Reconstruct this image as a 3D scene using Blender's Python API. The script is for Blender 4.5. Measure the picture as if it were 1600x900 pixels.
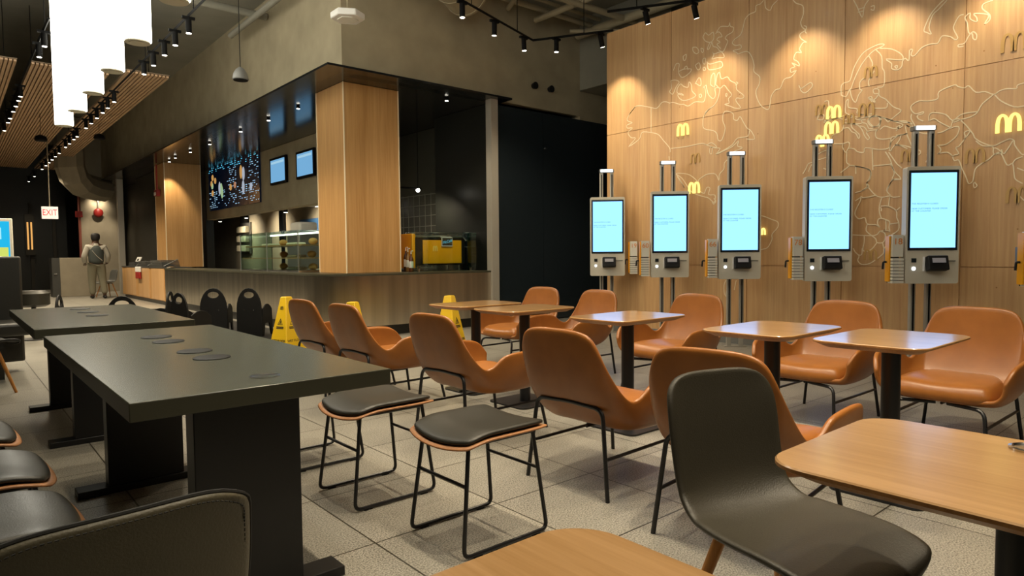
import bpy, bmesh, math, random
from mathutils import Vector, Matrix
random.seed(7)
SC = bpy.context.scene
COL = SC.collection
R = math.radians
PI = math.pi
for _o in list(bpy.data.objects): bpy.data.objects.remove(_o)

# ------------------------------------------------------------------ camera, world, exposure
F_PX, EYE = 1029.0, 1.15
YAW, PITCH, ROLL = R(40.6), R(2.87), R(-0.5)
_fw = Vector((math.sin(YAW)*math.cos(PITCH), math.cos(YAW)*math.cos(PITCH), -math.sin(PITCH)))
_r0 = Vector((math.cos(YAW), -math.sin(YAW), 0)); _u0 = _r0.cross(_fw)
_rt = _r0*math.cos(ROLL) + _u0*math.sin(ROLL); _up = _rt.cross(_fw)
cam_data = bpy.data.cameras.new('camera')
cam_data.sensor_width = 36.0; cam_data.lens = 36.0*F_PX/1600.0; cam_data.clip_start = 0.02; cam_data.clip_end = 200
cam = bpy.data.objects.new('camera', cam_data); COL.objects.link(cam)
cam.matrix_world = Matrix(((_rt.x, _up.x, -_fw.x, 0), (_rt.y, _up.y, -_fw.y, 0), (_rt.z, _up.z, -_fw.z, EYE), (0, 0, 0, 1)))
SC.camera = cam
world = bpy.data.worlds.new('world'); SC.world = world; world.use_nodes = True
world.node_tree.nodes['Background'].inputs[0].default_value = (0.95, 0.92, 0.70, 1)
world.node_tree.nodes['Background'].inputs[1].default_value = 0.05
SC.view_settings.view_transform = 'Standard'; SC.view_settings.look = 'None'
SC.view_settings.gamma = 1.0; SC.view_settings.use_curve_mapping = False
SC.view_settings.exposure = 0.0
WARM = (1.0, 0.84, 0.60)
W_SEAT, W_WALL, W_FAR, W_CANOPY = 205.0, 74.0, 140.0, 55.0
PENDANT, SCREEN = 11.0, 1.0

# ------------------------------------------------------------------ helpers
def lin(h):
    h = h.lstrip('#'); c = [int(h[i:i+2], 16)/255 for i in (0, 2, 4)]
    return tuple((x/12.92 if x <= .04045 else ((x+.055)/1.055)**2.4) for x in c) + (1,)

def N(nt, t, **kw):
    n = nt.nodes.new(t)
    for k, v in kw.items(): setattr(n, k, v)
    return n

def mat(name, col, rough=.5, metal=0., spec=.5, noise=0., nscale=20., bump=0., bscale=60., stretch=None, emit=0., ecol=None, coat=0.):
    m = bpy.data.materials.new(name); m.use_nodes = True; nt = m.node_tree; b = nt.nodes['Principled BSDF']
    col = lin(col) if isinstance(col, str) else tuple(col)[:3] + (1,)
    b.inputs['Base Color'].default_value = col; b.inputs['Roughness'].default_value = rough
    b.inputs['Metallic'].default_value = metal; b.inputs['Specular IOR Level'].default_value = spec
    b.inputs['Coat Weight'].default_value = coat
    if emit:
        b.inputs['Emission Color'].default_value = (lin(ecol) if isinstance(ecol, str) else (ecol or col)); b.inputs['Emission Strength'].default_value = emit
    tc = N(nt, 'ShaderNodeTexCoord'); mp = N(nt, 'ShaderNodeMapping'); nt.links.new(tc.outputs['Object'], mp.inputs[0])
    if stretch: mp.inputs['Scale'].default_value = stretch
    if noise:
        nz = N(nt, 'ShaderNodeTexNoise'); nz.inputs['Scale'].default_value = nscale; nz.inputs['Detail'].default_value = 4
        nt.links.new(mp.outputs[0], nz.inputs['Vector'])
        mr = N(nt, 'ShaderNodeMapRange'); mr.inputs[1].default_value = .3; mr.inputs[2].default_value = .7
        mr.inputs[3].default_value = 1-noise; mr.inputs[4].default_value = 1+noise
        nt.links.new(nz.outputs[0], mr.inputs[0])
        vm = N(nt, 'ShaderNodeVectorMath', operation='SCALE'); vm.inputs[0].default_value = col[:3]
        nt.links.new(mr.outputs[0], vm.inputs['Scale']); nt.links.new(vm.outputs[0], b.inputs['Base Color'])
    if bump:
        n2 = N(nt, 'ShaderNodeTexNoise'); n2.inputs['Scale'].default_value = bscale; n2.inputs['Detail'].default_value = 3
        nt.links.new(mp.outputs[0], n2.inputs['Vector'])
        bp = N(nt, 'ShaderNodeBump'); bp.inputs['Strength'].default_value = bump; bp.inputs['Distance'].default_value = .002
        nt.links.new(n2.outputs[0], bp.inputs['Height']); nt.links.new(bp.outputs[0], b.inputs['Normal'])
    return m

def wood(name, c1, c2, rough=.4, axis='z', fine=60., coat=0.):
    """oak veneer: fine streaks along one object axis with a slow drift of tone"""
    m = bpy.data.materials.new(name); m.use_nodes = True; nt = m.node_tree; b = nt.nodes['Principled BSDF']
    tc = N(nt, 'ShaderNodeTexCoord'); mp = N(nt, 'ShaderNodeMapping'); nt.links.new(tc.outputs['Object'], mp.inputs[0])
    s = {'x': (.035, 1, 1), 'y': (1, .035, 1), 'z': (1, 1, .035)}[axis]; mp.inputs['Scale'].default_value = s
    a = N(nt, 'ShaderNodeTexNoise'); a.inputs['Scale'].default_value = fine; a.inputs['Detail'].default_value = 6; a.inputs['Roughness'].default_value = .65
    g = N(nt, 'ShaderNodeTexNoise'); g.inputs['Scale'].default_value = fine*.12; g.inputs['Detail'].default_value = 2
    for n in (a, g): nt.links.new(mp.outputs[0], n.inputs['Vector'])
    mx = N(nt, 'ShaderNodeMath', operation='MULTIPLY_ADD'); mx.inputs[1].default_value = .62
    m2 = N(nt, 'ShaderNodeMath', operation='MULTIPLY'); m2.inputs[1].default_value = .38
    nt.links.new(g.outputs[0], m2.inputs[0]); nt.links.new(a.outputs[0], mx.inputs[0]); nt.links.new(m2.outputs[0], mx.inputs[2])
    cr = N(nt, 'ShaderNodeValToRGB'); cr.color_ramp.elements[0].position = .36; cr.color_ramp.elements[1].position = .64
    cr.color_ramp.elements[0].color = lin(c1); cr.color_ramp.elements[1].color = lin(c2)
    nt.links.new(mx.outputs[0], cr.inputs[0]); nt.links.new(cr.outputs[0], b.inputs['Base Color'])
    b.inputs['Roughness'].default_value = rough; b.inputs['Coat Weight'].default_value = coat; b.inputs['Coat Roughness'].default_value = .14
    bp = N(nt, 'ShaderNodeBump'); bp.inputs['Strength'].default_value = .08; bp.inputs['Distance'].default_value = .001
    nt.links.new(a.outputs[0], bp.inputs['Height']); nt.links.new(bp.outputs[0], b.inputs['Normal'])
    return m

def emis(name, col, s):
    m = bpy.data.materials.new(name); m.use_nodes = True; nt = m.node_tree; nt.nodes.clear()
    e = N(nt, 'ShaderNodeEmission'); o = N(nt, 'ShaderNodeOutputMaterial')
    e.inputs[0].default_value = lin(col) if isinstance(col, str) else tuple(col)[:3]+(1,); e.inputs[1].default_value = s
    nt.links.new(e.outputs[0], o.inputs[0]); return m

def glass(name, col=(.8, .95, .9, 1)):
    m = bpy.data.materials.new(name); m.use_nodes = True; nt = m.node_tree; nt.nodes.clear()
    o = N(nt, 'ShaderNodeOutputMaterial'); t = N(nt, 'ShaderNodeBsdfTransparent'); g = N(nt, 'ShaderNodeBsdfGlossy'); x = N(nt, 'ShaderNodeMixShader'); f = N(nt, 'ShaderNodeLayerWeight'); pw = N(nt, 'ShaderNodeMath', operation='POWER'); pw.inputs[1].default_value = 4; ma = N(nt, 'ShaderNodeMath', operation='MULTIPLY_ADD'); ma.inputs[1].default_value = .8; ma.inputs[2].default_value = .04
    t.inputs[0].default_value = col; g.inputs['Roughness'].default_value = .03; nt.links.new(f.outputs['Facing'], pw.inputs[0]); nt.links.new(pw.outputs[0], ma.inputs[0])
    nt.links.new(ma.outputs[0], x.inputs[0]); nt.links.new(t.outputs[0], x.inputs[1]); nt.links.new(g.outputs[0], x.inputs[2]); nt.links.new(x.outputs[0], o.inputs[0])
    return m

class MB:
    """collects shapes and links them as ONE mesh object"""
    def __init__(s): s.bm = bmesh.new()
    def box(s, x0, x1, y0, y1, z0, z1):
        m = Matrix.Translation(((x0+x1)/2, (y0+y1)/2, (z0+z1)/2)) @ Matrix.Diagonal((abs(x1-x0), abs(y1-y0), abs(z1-z0), 1))
        bmesh.ops.create_cube(s.bm, size=1, matrix=m); return s
    def rot_box(s, c, d, M3):
        m = Matrix.Translation(c) @ M3.to_4x4() @ Matrix.Diagonal((d[0], d[1], d[2], 1))
        bmesh.ops.create_cube(s.bm, size=1, matrix=m); return s
    def cyl(s, p0, p1, r0, r1=None, n=16, cap=True):
        p0, p1 = Vector(p0), Vector(p1); r1 = r0 if r1 is None else r1; d = p1-p0
        m = Matrix.Translation((p0+p1)/2) @ d.to_track_quat('Z', 'Y').to_matrix().to_4x4()
        bmesh.ops.create_cone(s.bm, cap_ends=cap, segments=n, radius1=r0, radius2=r1, depth=d.length, matrix=m); return s
    def ball(s, c, r, sc=(1, 1, 1), u=20, v=12):
        m = Matrix.Translation(c) @ Matrix.Diagonal((sc[0], sc[1], sc[2], 1))
        bmesh.ops.create_uvsphere(s.bm, u_segments=u, v_segments=v, radius=r, matrix=m); return s
    def tube(s, pts, r, n=8, closed=False):
        P = [Vector(p) for p in pts]; rings = []; L = len(P); ref = None
        for i, p in enumerate(P):
            a = P[i-1] if (i or closed) else None; b = P[(i+1) % L] if (i < L-1 or closed) else None
            t = ((b-p).normalized() if b is not None else Vector()) + ((p-a).normalized() if a is not None else Vector())
            t = t.normalized() if t.length > 1e-6 else (p-a).normalized()
            if ref is None:
                ref = Vector((0, 0, 1)) if abs(t.z) < .9 else Vector((1, 0, 0))
            x = (ref - t*ref.dot(t)).normalized(); ref = x; y = t.cross(x)
            rings.append([s.bm.verts.new(p + (x*math.cos(2*PI*k/n) + y*math.sin(2*PI*k/n))*r) for k in range(n)])
        for i in range(L-1 + (1 if closed else 0)):
            A, B = rings[i], rings[(i+1) % L]
            for k in range(n): s.bm.faces.new((A[k], A[(k+1) % n], B[(k+1) % n], B[k]))
        if not closed: s.bm.faces.new(rings[0][::-1]); s.bm.faces.new(rings[-1])
        return s
    def lathe(s, prof, c=(0, 0, 0), n=24):
        c = Vector(c); rings = [[s.bm.verts.new(c+Vector((r*math.cos(2*PI*k/n), r*math.sin(2*PI*k/n), z))) for k in range(n)] for r, z in prof]
        for A, B in zip(rings, rings[1:]):
            for k in range(n): s.bm.faces.new((A[k], A[(k+1) % n], B[(k+1) % n], B[k]))
        s.bm.faces.new(rings[0][::-1]); s.bm.faces.new(rings[-1]); return s
    def poly(s, outer, holes=(), h=.01, M=None):
        """flat outline with holes in local XY, extruded by h along local Z, placed by M"""
        b = bmesh.new(); es = []
        for loop in [outer]+list(holes):
            vs = [b.verts.new((p[0], p[1], 0)) for p in loop]
            es += [b.edges.new((vs[i], vs[(i+1) % len(vs)])) for i in range(len(vs))]
        bmesh.ops.triangle_fill(b, edges=es, use_beauty=True, use_dissolve=False)
        r = bmesh.ops.extrude_face_region(b, geom=b.faces[:]); vs = [g for g in r['geom'] if isinstance(g, bmesh.types.BMVert)]
        bmesh.ops.translate(b, verts=vs, vec=(0, 0, h)); bmesh.ops.recalc_face_normals(b, faces=b.faces)
        if M is not None: b.transform(M)
        me = bpy.data.meshes.new('tmp'); b.to_mesh(me); b.free(); s.bm.from_mesh(me); bpy.data.meshes.remove(me); return s
    def grid(s, rows, closed=False):
        V = [[s.bm.verts.new(p) for p in r] for r in rows]
        for A, B in zip(V, V[1:]):
            for k in range(len(A) - (0 if closed else 1)):
                k2 = (k+1) % len(A)
                try: s.bm.faces.new((A[k], A[k2], B[k2], B[k]))
                except ValueError: pass
        return s
    def build(s, name, m, parent=None, smooth=True, bevel=0., seg=2, solid=0., off=-1, sub=0, weld=0., recalc=True):
        if weld: bmesh.ops.remove_doubles(s.bm, verts=s.bm.verts, dist=weld)
        if recalc: bmesh.ops.recalc_face_normals(s.bm, faces=s.bm.faces)
        me = bpy.data.meshes.new(name); s.bm.to_mesh(me); s.bm.free()
        o = bpy.data.objects.new(name, me); COL.objects.link(o); me.materials.append(m)
        if parent is not None: o.parent = parent
        if smooth:
            for p in me.polygons: p.use_smooth = True
        if solid: md = o.modifiers.new('solid', 'SOLIDIFY'); md.thickness = solid; md.offset = off
        if bevel: md = o.modifiers.new('bevel', 'BEVEL'); md.width = bevel; md.segments = seg; md.limit_method = 'ANGLE'; md.angle_limit = R(40); md.harden_normals = False
        if sub: md = o.modifiers.new('sub', 'SUBSURF'); md.levels = sub; md.render_levels = sub
        if smooth and not sub: me.set_sharp_from_angle(angle=R(38))
        return o

def thing(name, label, cat, loc=(0, 0, 0), rz=0., group=None):
    o = bpy.data.objects.new(name, None); COL.objects.link(o); o.location = loc; o.rotation_euler = (0, 0, rz); o.empty_display_size = .1
    o['label'] = label; o['category'] = cat
    if group: o['group'] = group
    return o
def tag(o, label, cat, group=None):
    o['label'] = label; o['category'] = cat
    if group: o['group'] = group
    return o
def struct(o): o['kind'] = 'structure'; return o
def dup(root, loc=None, rz=None, label=None, group=None):
    def rec(o, par):
        c = o.copy(); COL.objects.link(c)
        if par is not None: c.parent = par
        for ch in list(o.children): rec(ch, c)
        return c
    r = rec(root, None)
    if loc is not None: r.location = loc
    if rz is not None: r.rotation_euler = (0, 0, rz)
    if label: r['label'] = label
    if group: r['group'] = group
    return r

def rrect(w, d, r, n=6, cx=0., cy=0.):
    out = []
    for sx, sy, a0 in ((1, 1, 0), (-1, 1, 90), (-1, -1, 180), (1, -1, 270)):
        for k in range(n+1):
            a = R(a0+90*k/n); out.append((cx+sx*(w/2-r)+r*math.cos(a), cy+sy*(d/2-r)+r*math.sin(a)))
    return out
def circle(r, n=24, cx=0., cy=0.): return [(cx+r*math.cos(2*PI*k/n), cy+r*math.sin(2*PI*k/n)) for k in range(n)]
def bend(P, r=.04, n=5):
    """polyline with rounded corners"""
    P = [Vector(p) for p in P]; out = [P[0]]
    for a, b, c in zip(P, P[1:], P[2:]):
        u = (a-b).normalized(); v = (c-b).normalized(); q = min(r, (a-b).length*.45, (c-b).length*.45); s, e = b+u*q, b+v*q
        for k in range(n+1):
            t = k/n; out.append(s*(1-t)**2 + b*2*t*(1-t) + e*t*t)
    out.append(P[-1]); return out
def cm(P, t):
    """Catmull-Rom through P, t in 0..1"""
    n = len(P)-1; f = min(max(t, 0), 1)*n; i = min(int(f), n-1); f -= i
    g = lambda k: Vector(P[min(max(k, 0), n)]) if k >= 0 and k <= n else (Vector(P[0])*2-Vector(P[1]) if k < 0 else Vector(P[n])*2-Vector(P[n-1]))
    p0, p1, p2, p3 = g(i-1), g(i), g(i+1), g(i+2)
    return .5*((2*p1)+(p2-p0)*f+(2*p0-5*p1+4*p2-p3)*f*f+(3*p1-p0-3*p2+p3)*f**3)
FACE_W = Matrix(((0, 0, -1, 0), (-1, 0, 0, 0), (0, 1, 0, 0), (0, 0, 0, 1)))     # text/sign seen by someone looking along +X
FACE_S = Matrix(((1, 0, 0, 0), (0, 0, -1, 0), (0, 1, 0, 0), (0, 0, 0, 1)))      # text/sign seen by someone looking along +Y
def text(name, body, size, m, M, parent=None, ext=.001, align='CENTER', shear=0., space=1.):
    cu = bpy.data.curves.new('t', 'FONT'); cu.body = body; cu.size = size; cu.extrude = ext; cu.align_x = align; cu.align_y = 'CENTER'; cu.shear = shear; cu.space_line = space
    t = bpy.data.objects.new('t', cu); COL.objects.link(t)
    me = bpy.data.meshes.new_from_object(t); bpy.data.objects.remove(t); bpy.data.curves.remove(cu)
    me.transform(M); me.name = name; o = bpy.data.objects.new(name, me); COL.objects.link(o); me.materials.clear(); me.materials.append(m)
    if parent is not None: o.parent = parent
    return o
def arches(w, h, d, M, mb=None):
    """twin rounded arches"""
    mb = mb or MB(); n = 16
    for sx in (-1, 1):
        xc = sx*w*.235; a = w*.265; t = w*.15; out = []; inn = []
        for k in range(n+1):
            th = PI*k/n; c, s_ = math.cos(th), max(math.sin(th), 0)**.5
            out.append((xc+a*c, h*s_)); inn.append((xc+(a-t)*c, (h-t*.75)*s_))
        mb.poly(out+inn[::-1], (), d, M)
    return mb
def skin(name, nodes, edges, m, parent=None, sub=2, root=0):
    """one continuous surface grown over a skeleton: nodes = (x,y,z,rx,ry)"""
    me = bpy.data.meshes.new('sk'); me.from_pydata([n[:3] for n in nodes], edges, []); o = bpy.data.objects.new('sk', me); COL.objects.link(o)
    o.modifiers.new('k', 'SKIN'); md = o.modifiers.new('s', 'SUBSURF'); md.levels = sub; md.render_levels = sub
    for i, n in enumerate(nodes): me.skin_vertices[0].data[i].radius = (n[3], n[4] if len(n) > 4 else n[3])
    me.skin_vertices[0].data[root].use_root = True
    dg = bpy.context.evaluated_depsgraph_get(); dg.update(); r = bpy.data.meshes.new_from_object(o.evaluated_get(dg)); bpy.data.objects.remove(o)
    r.name = name; q = bpy.data.objects.new(name, r); COL.objects.link(q); r.materials.clear(); r.materials.append(m)
    for p in r.polygons: p.use_smooth = True
    if parent is not None: q.parent = parent
    return q
def spot(parent, aim=(0, 0, -1), w=60., ang=70., blend=.6, col=WARM, loc=(0, 0, -.02), r=.04):
    l = bpy.data.lights.new('lamp', 'SPOT'); l.energy = w; l.color = col; l.spot_size = R(ang); l.spot_blend = blend; l.shadow_soft_size = r
    o = bpy.data.objects.new('lamp', l); COL.objects.link(o); o.parent = parent; o.location = loc
    o.rotation_euler = Vector(aim).to_track_quat('-Z', 'Y').to_euler(); return o

# ------------------------------------------------------------------ materials
M = {}
M['plaster'] = mat('plaster', (.34, .29, .19), .85, noise=.12, nscale=2.5, bump=.25, bscale=40)
M['ceiling_paint'] = mat('ceiling_paint', (.22, .21, .17), .9, noise=.1, nscale=1.5)
M['black_paint'] = mat('black_paint', (.012, .013, .011), .35)
M['black_soffit'] = mat('black_soffit', (.010, .011, .012), .16)
M['black_metal'] = mat('black_metal', (.008, .008, .009), .38, metal=.0, spec=.5)
M['black_fixture'] = mat('black_fixture', (.004, .004, .004), .7, spec=.12)
M['black_plastic'] = mat('black_plastic', (.006, .006, .006), .55, spec=.3)
M['black_glass'] = mat('black_glass', (.016, .022, .026), .14, spec=.9)
M['dark_wall'] = mat('dark_wall', (.018, .015, .009), .6, noise=.2, nscale=2)
M['steel'] = mat('steel', (.66, .61, .52), .34, metal=1, noise=.18, nscale=7, stretch=(1, 1, .02), bump=.12, bscale=120)
_b = M['steel'].node_tree.nodes['Principled BSDF']; _b.inputs['Anisotropic'].default_value = .92
_t = N(M['steel'].node_tree, 'ShaderNodeTangent', direction_type='RADIAL', axis='Z'); M['steel'].node_tree.links.new(_t.outputs[0], _b.inputs['Tangent'])
M['chrome'] = mat('chrome', (.6, .6, .6), .2, metal=1)
M['post_metal'] = mat('post_metal', (.42, .39, .33), .4, metal=.25)
M['grey_metal'] = mat('grey_metal', (.22, .22, .21), .45, metal=.4)
M['oak_wall'] = wood('oak_wall', '#b4895a', '#cda675', .42, 'z', 34., coat=.12)
M['oak_column'] = wood('oak_column', '#a87c46', '#c39862', .45, 'z', 34.)
M['oak_top'] = wood('oak_top', '#9d7544', '#bd9566', .28, 'y', 46., coat=.9)
M['oak_edge'] = wood('oak_edge', '#8a5c2c', '#ad7d45', .5, 'x', 60.)
M['oak_leg'] = wood('oak_leg', '#b0712e', '#c98c47', .45, 'z', 60.)
M['ply'] = mat('ply', '#a06e44', .5, noise=.15, nscale=60)
M['slat'] = mat('slat', '#b59472', .6, noise=.15, nscale=4, stretch=(8, .3, 1))
M['tan_leather'] = mat('tan_leather', (.31, .112, .023), .33, noise=.10, nscale=9, bump=.10, bscale=220, spec=.45)
M['black_leather'] = mat('black_leather', (.022, .020, .014), .42, bump=.25, bscale=260, spec=.5)
M['brown_leather'] = mat('brown_leather', (.036, .031, .020), .46, bump=.45, bscale=240, spec=.5)
M['olive_leather'] = mat('olive_leather', (.105, .090, .055), .44, bump=.5, bscale=240, spec=.5)
M['thread'] = mat('thread', (.012, .011, .009), .8)
M['dark_top'] = mat('dark_top', (.085, .090, .068), .26, noise=.12, nscale=14, spec=.55)
M['dark_edge'] = mat('dark_edge', (.045, .043, .026), .4)
M['kiosk_white'] = mat('kiosk_white', (.62, .58, .48), .4)
M['card_white'] = mat('card_white', (.70, .68, .60), .6)
M['orange'] = mat('orange', (.75, .25, .03), .5)
M['yellow_plastic'] = mat('yellow_plastic', (.78, .50, .010), .4)
M['machine_yellow'] = mat('machine_yellow', (.88, .37, .003), .35)
M['map_line'] = mat('map_line', (.78, .66, .44), .6)
M['arch_off'] = mat('arch_off', (.50, .30, .09), .45)
M['ink'] = mat('ink', (.02, .02, .015), .6)
M['red'] = mat('red', (.30, .015, .012), .45)
M['white'] = mat('white', (.75, .74, .70), .5)
M['screen'] = emis('screen', (.45, 1.05, 2.0), SCREEN)
M['screen_text'] = mat('screen_text', (.03, .06, .06), .6, emit=.5, ecol=(.12, .40, .45, 1))
M['cap_light'] = emis('cap_light', (.85, .92, 1.0), 3.0)
M['arch_lit'] = emis('arch_lit', (1.0, .80, .22), 1.5)
M['lens'] = emis('lens', (1.0, .93, .78), 12.0)
M['pendant_glow'] = emis('pendant_glow', (1.0, .95, .80), PENDANT)
M['pendant_cap'] = mat('pendant_cap', (.62, .60, .48), .5)
M['glass'] = glass('glass', (.82, .92, .88, 1))
M['skin'] = mat('skin', (.09, .045, .025), .5)
M['hair'] = mat('hair', (.008, .006, .005), .7)
M['shirt'] = mat('shirt', (.42, .40, .34), .8)
M['vest'] = mat('vest', (.05, .06, .055), .8)
M['trousers'] = mat('trousers', (.17, .16, .11), .85)
M['shoe'] = mat('shoe', (.02, .02, .02), .5)
M['lit_grey'] = mat('lit_grey', (.30, .26, .19), .8, noise=.08, nscale=3)
M['tray_grey'] = mat('tray_grey', (.05, .05, .045), .5)
M['bread'] = mat('bread', (.55, .28, .08), .7)
M['wrap'] = mat('wrap', (.65, .60, .45), .6)

def floor_material():
    m = bpy.data.materials.new('granite_tile'); m.use_nodes = True; nt = m.node_tree; b = nt.nodes['Principled BSDF']
    g = N(nt, 'ShaderNodeNewGeometry'); sp = N(nt, 'ShaderNodeSeparateXYZ'); nt.links.new(g.outputs['Position'], sp.inputs[0])
    outs = []; cells = []
    for ax, o0, s in (('X', 1.262, .630), ('Y', 2.328, .605)):
        a = N(nt, 'ShaderNodeMath', operation='MULTIPLY_ADD'); a.inputs[1].default_value = 1/s; a.inputs[2].default_value = -o0/s+40
        nt.links.new(sp.outputs[ax], a.inputs[0])
        f = N(nt, 'ShaderNodeMath', operation='FRACT'); nt.links.new(a.outputs[0], f.inputs[0])
        c = N(nt, 'ShaderNodeMath', operation='FLOOR'); nt.links.new(a.outputs[0], c.inputs[0]); cells.append(c)
        i = N(nt, 'ShaderNodeMath', operation='SUBTRACT'); i.inputs[0].default_value = 1; nt.links.new(f.outputs[0], i.inputs[1])
        mn = N(nt, 'ShaderNodeMath', operation='MINIMUM'); nt.links.new(f.outputs[0], mn.inputs[0]); nt.links.new(i.outputs[0], mn.inputs[1]); outs.append(mn)
    mn = N(nt, 'ShaderNodeMath', operation='MINIMUM'); nt.links.new(outs[0].outputs[0], mn.inputs[0]); nt.links.new(outs[1].outputs[0], mn.inputs[1])
    lt = N(nt, 'ShaderNodeMath', operation='LESS_THAN'); lt.inputs[1].default_value = .006; nt.links.new(mn.outputs[0], lt.inputs[0])
    n1 = N(nt, 'ShaderNodeTexNoise'); n1.inputs['Scale'].default_value = 150; n1.inputs['Detail'].default_value = 3
    nt.links.new(g.outputs['Position'], n1.inputs['Vector'])
    cr = N(nt, 'ShaderNodeValToRGB'); cr.color_ramp.elements[0].position = .34; cr.color_ramp.elements[0].color = (.085, .080, .066, 1)
    cr.color_ramp.elements[1].position = .60; cr.color_ramp.elements[1].color = (.36, .34, .29, 1); nt.links.new(n1.outputs[0], cr.inputs[0])
    cx = N(nt, 'ShaderNodeCombineXYZ'); nt.links.new(cells[0].outputs[0], cx.inputs[0]); nt.links.new(cells[1].outputs[0], cx.inputs[1])
    wn = N(nt, 'ShaderNodeTexWhiteNoise'); nt.links.new(cx.outputs[0], wn.inputs[0])
    mr = N(nt, 'ShaderNodeMapRange'); mr.inputs[3].default_value = .93; mr.inputs[4].default_value = 1.07; nt.links.new(wn.outputs[0], mr.inputs[0])
    sc = N(nt, 'ShaderNodeVectorMath', operation='SCALE'); nt.links.new(cr.outputs[0], sc.inputs[0]); nt.links.new(mr.outputs[0], sc.inputs['Scale'])
    mx = N(nt, 'ShaderNodeMix', data_type='RGBA'); nt.links.new(lt.outputs[0], mx.inputs[0]); nt.links.new(sc.outputs[0], mx.inputs[6]); mx.inputs[7].default_value = (.030, .026, .016, 1)
    nt.links.new(mx.outputs[2], b.inputs['Base Color']); b.inputs['Roughness'].default_value = .38
    return m
M['floor'] = floor_material()

# ------------------------------------------------------------------ the room
CEIL = 5.4
struct(MB().box(-5, 13, -5, 33, -.1, 0).build('floor', M['floor'], smooth=False))
struct(MB().box(-5, 13, -5, 33, CEIL, CEIL+.1).build('ceiling', M['ceiling_paint'], smooth=False))
struct(MB().box(-5.1, -5, -5, 33, 0, CEIL).build('wall_left', M['dark_wall'], smooth=False))
struct(MB().box(-5, 13, -5.1, -5, 0, CEIL).build('wall_front', M['dark_wall'], smooth=False))
struct(MB().box(-5, 13, 33, 33.1, 0, CEIL).build('wall_back', M['dark_wall'], smooth=False))
struct(MB().box(13, 13.1, -5, 33, 0, CEIL).build('wall_far_right', M['dark_wall'], smooth=False))

# plaster bulkhead over the service counter (left face along Y, right face along X)
BX, BY, BZ = 4.18, 8.384, 3.66
mb = MB(); mb.box(BX, BX+.2, BY, 30, BZ, CEIL); mb.box(BX+.2, 8.85, BY, BY+.2, BZ, CEIL); mb.box(8.85, 13, BY, BY+.2, BZ-.06, 4.11)
struct(mb.build('wall_bulkhead', M['plaster'], smooth=False))
struct(MB().box(8.85, 13, 6.4, BY+.2, 4.12, CEIL).build('wall_upper_right', M['ceiling_paint'], smooth=False))
# thin black canopy / soffit over the whole service area
struct(MB().poly([(3.88, 8.19), (7.06, 8.19), (7.06, 8.5), (13, 8.5), (13, 30), (3.88, 30)], (), .03, Matrix.Translation((0, 0, 3.66))).build('trim_1', M['black_soffit'], smooth=False))
# oak columns
def column(x0, x1, y0, y1, z0, z1, lab):
    t = thing('column', lab, 'column', ((x0+x1)/2, (y0+y1)/2, z0)); w, d = (x1-x0)/2, (y1-y0)/2
    MB().box(-w, w, -d, d, 0, z1-z0).build('cladding', M['oak_column'], t, smooth=False)
    mb = MB()
    for sx, sy in ((-1, -1), (1, -1), (-1, 1)): mb.box(sx*w-.008, sx*w+.008, sy*d-.008, sy*d+.008, 0, z1-z0)
    mb.build('corner_trim', M['map_line'], t, smooth=False); return t
column(4.41, 5.31, 8.83, 9.73, .905, 3.655, 'wide oak clad column rising from the corner of the steel counter')
column(4.41, 5.30, 19.1, 20.1, .905, 3.655, 'oak clad column at the far end of the service counter, lit warm')

# map wall of oak panels
WX = 7.57
mb = MB(); ys = [6.62, 5.469, 4.329, 3.185, 2.053, .915, -.225, -1.365]; zs = [.0, .994, 2.92, 4.42]; g = .004
mb.box(WX+.012, WX+.24, -1.365, 6.61, 0, 4.41)
for ya, yb in zip(ys, ys[1:]):
    for za, zb in zip(zs, zs[1:]): mb.box(WX, WX+.02, yb+g, ya-g, za+g, zb-g)
map_wall = struct(mb.build('wall_right', M['oak_wall'], smooth=False))
struct(MB().box(WX-.02, WX-.001, -1.365, 6.62, 0, .09).build('baseboard_right', M['grey_metal'], smooth=False))
mb = MB()
for y, z in ((5.33, 3.12), (4.45, 3.12), (2.3, 2.55), (2.18, 3.25), (1.9, 3.3), (2.3, 3.0), (1.9, 3.05), (2.15, 2.75), (1.6, 1.35), (1.75, .8), (3.5, 3.2), (3.5, 2.75), (5.35, 2.7), (4.2, 2.6), (1.2, 2.2)):
    mb.cyl((WX-.002, y, z), (WX+.002, y, z), .007, n=10)
mb.build('screw_plugs', M['oak_edge'], map_wall)
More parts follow.
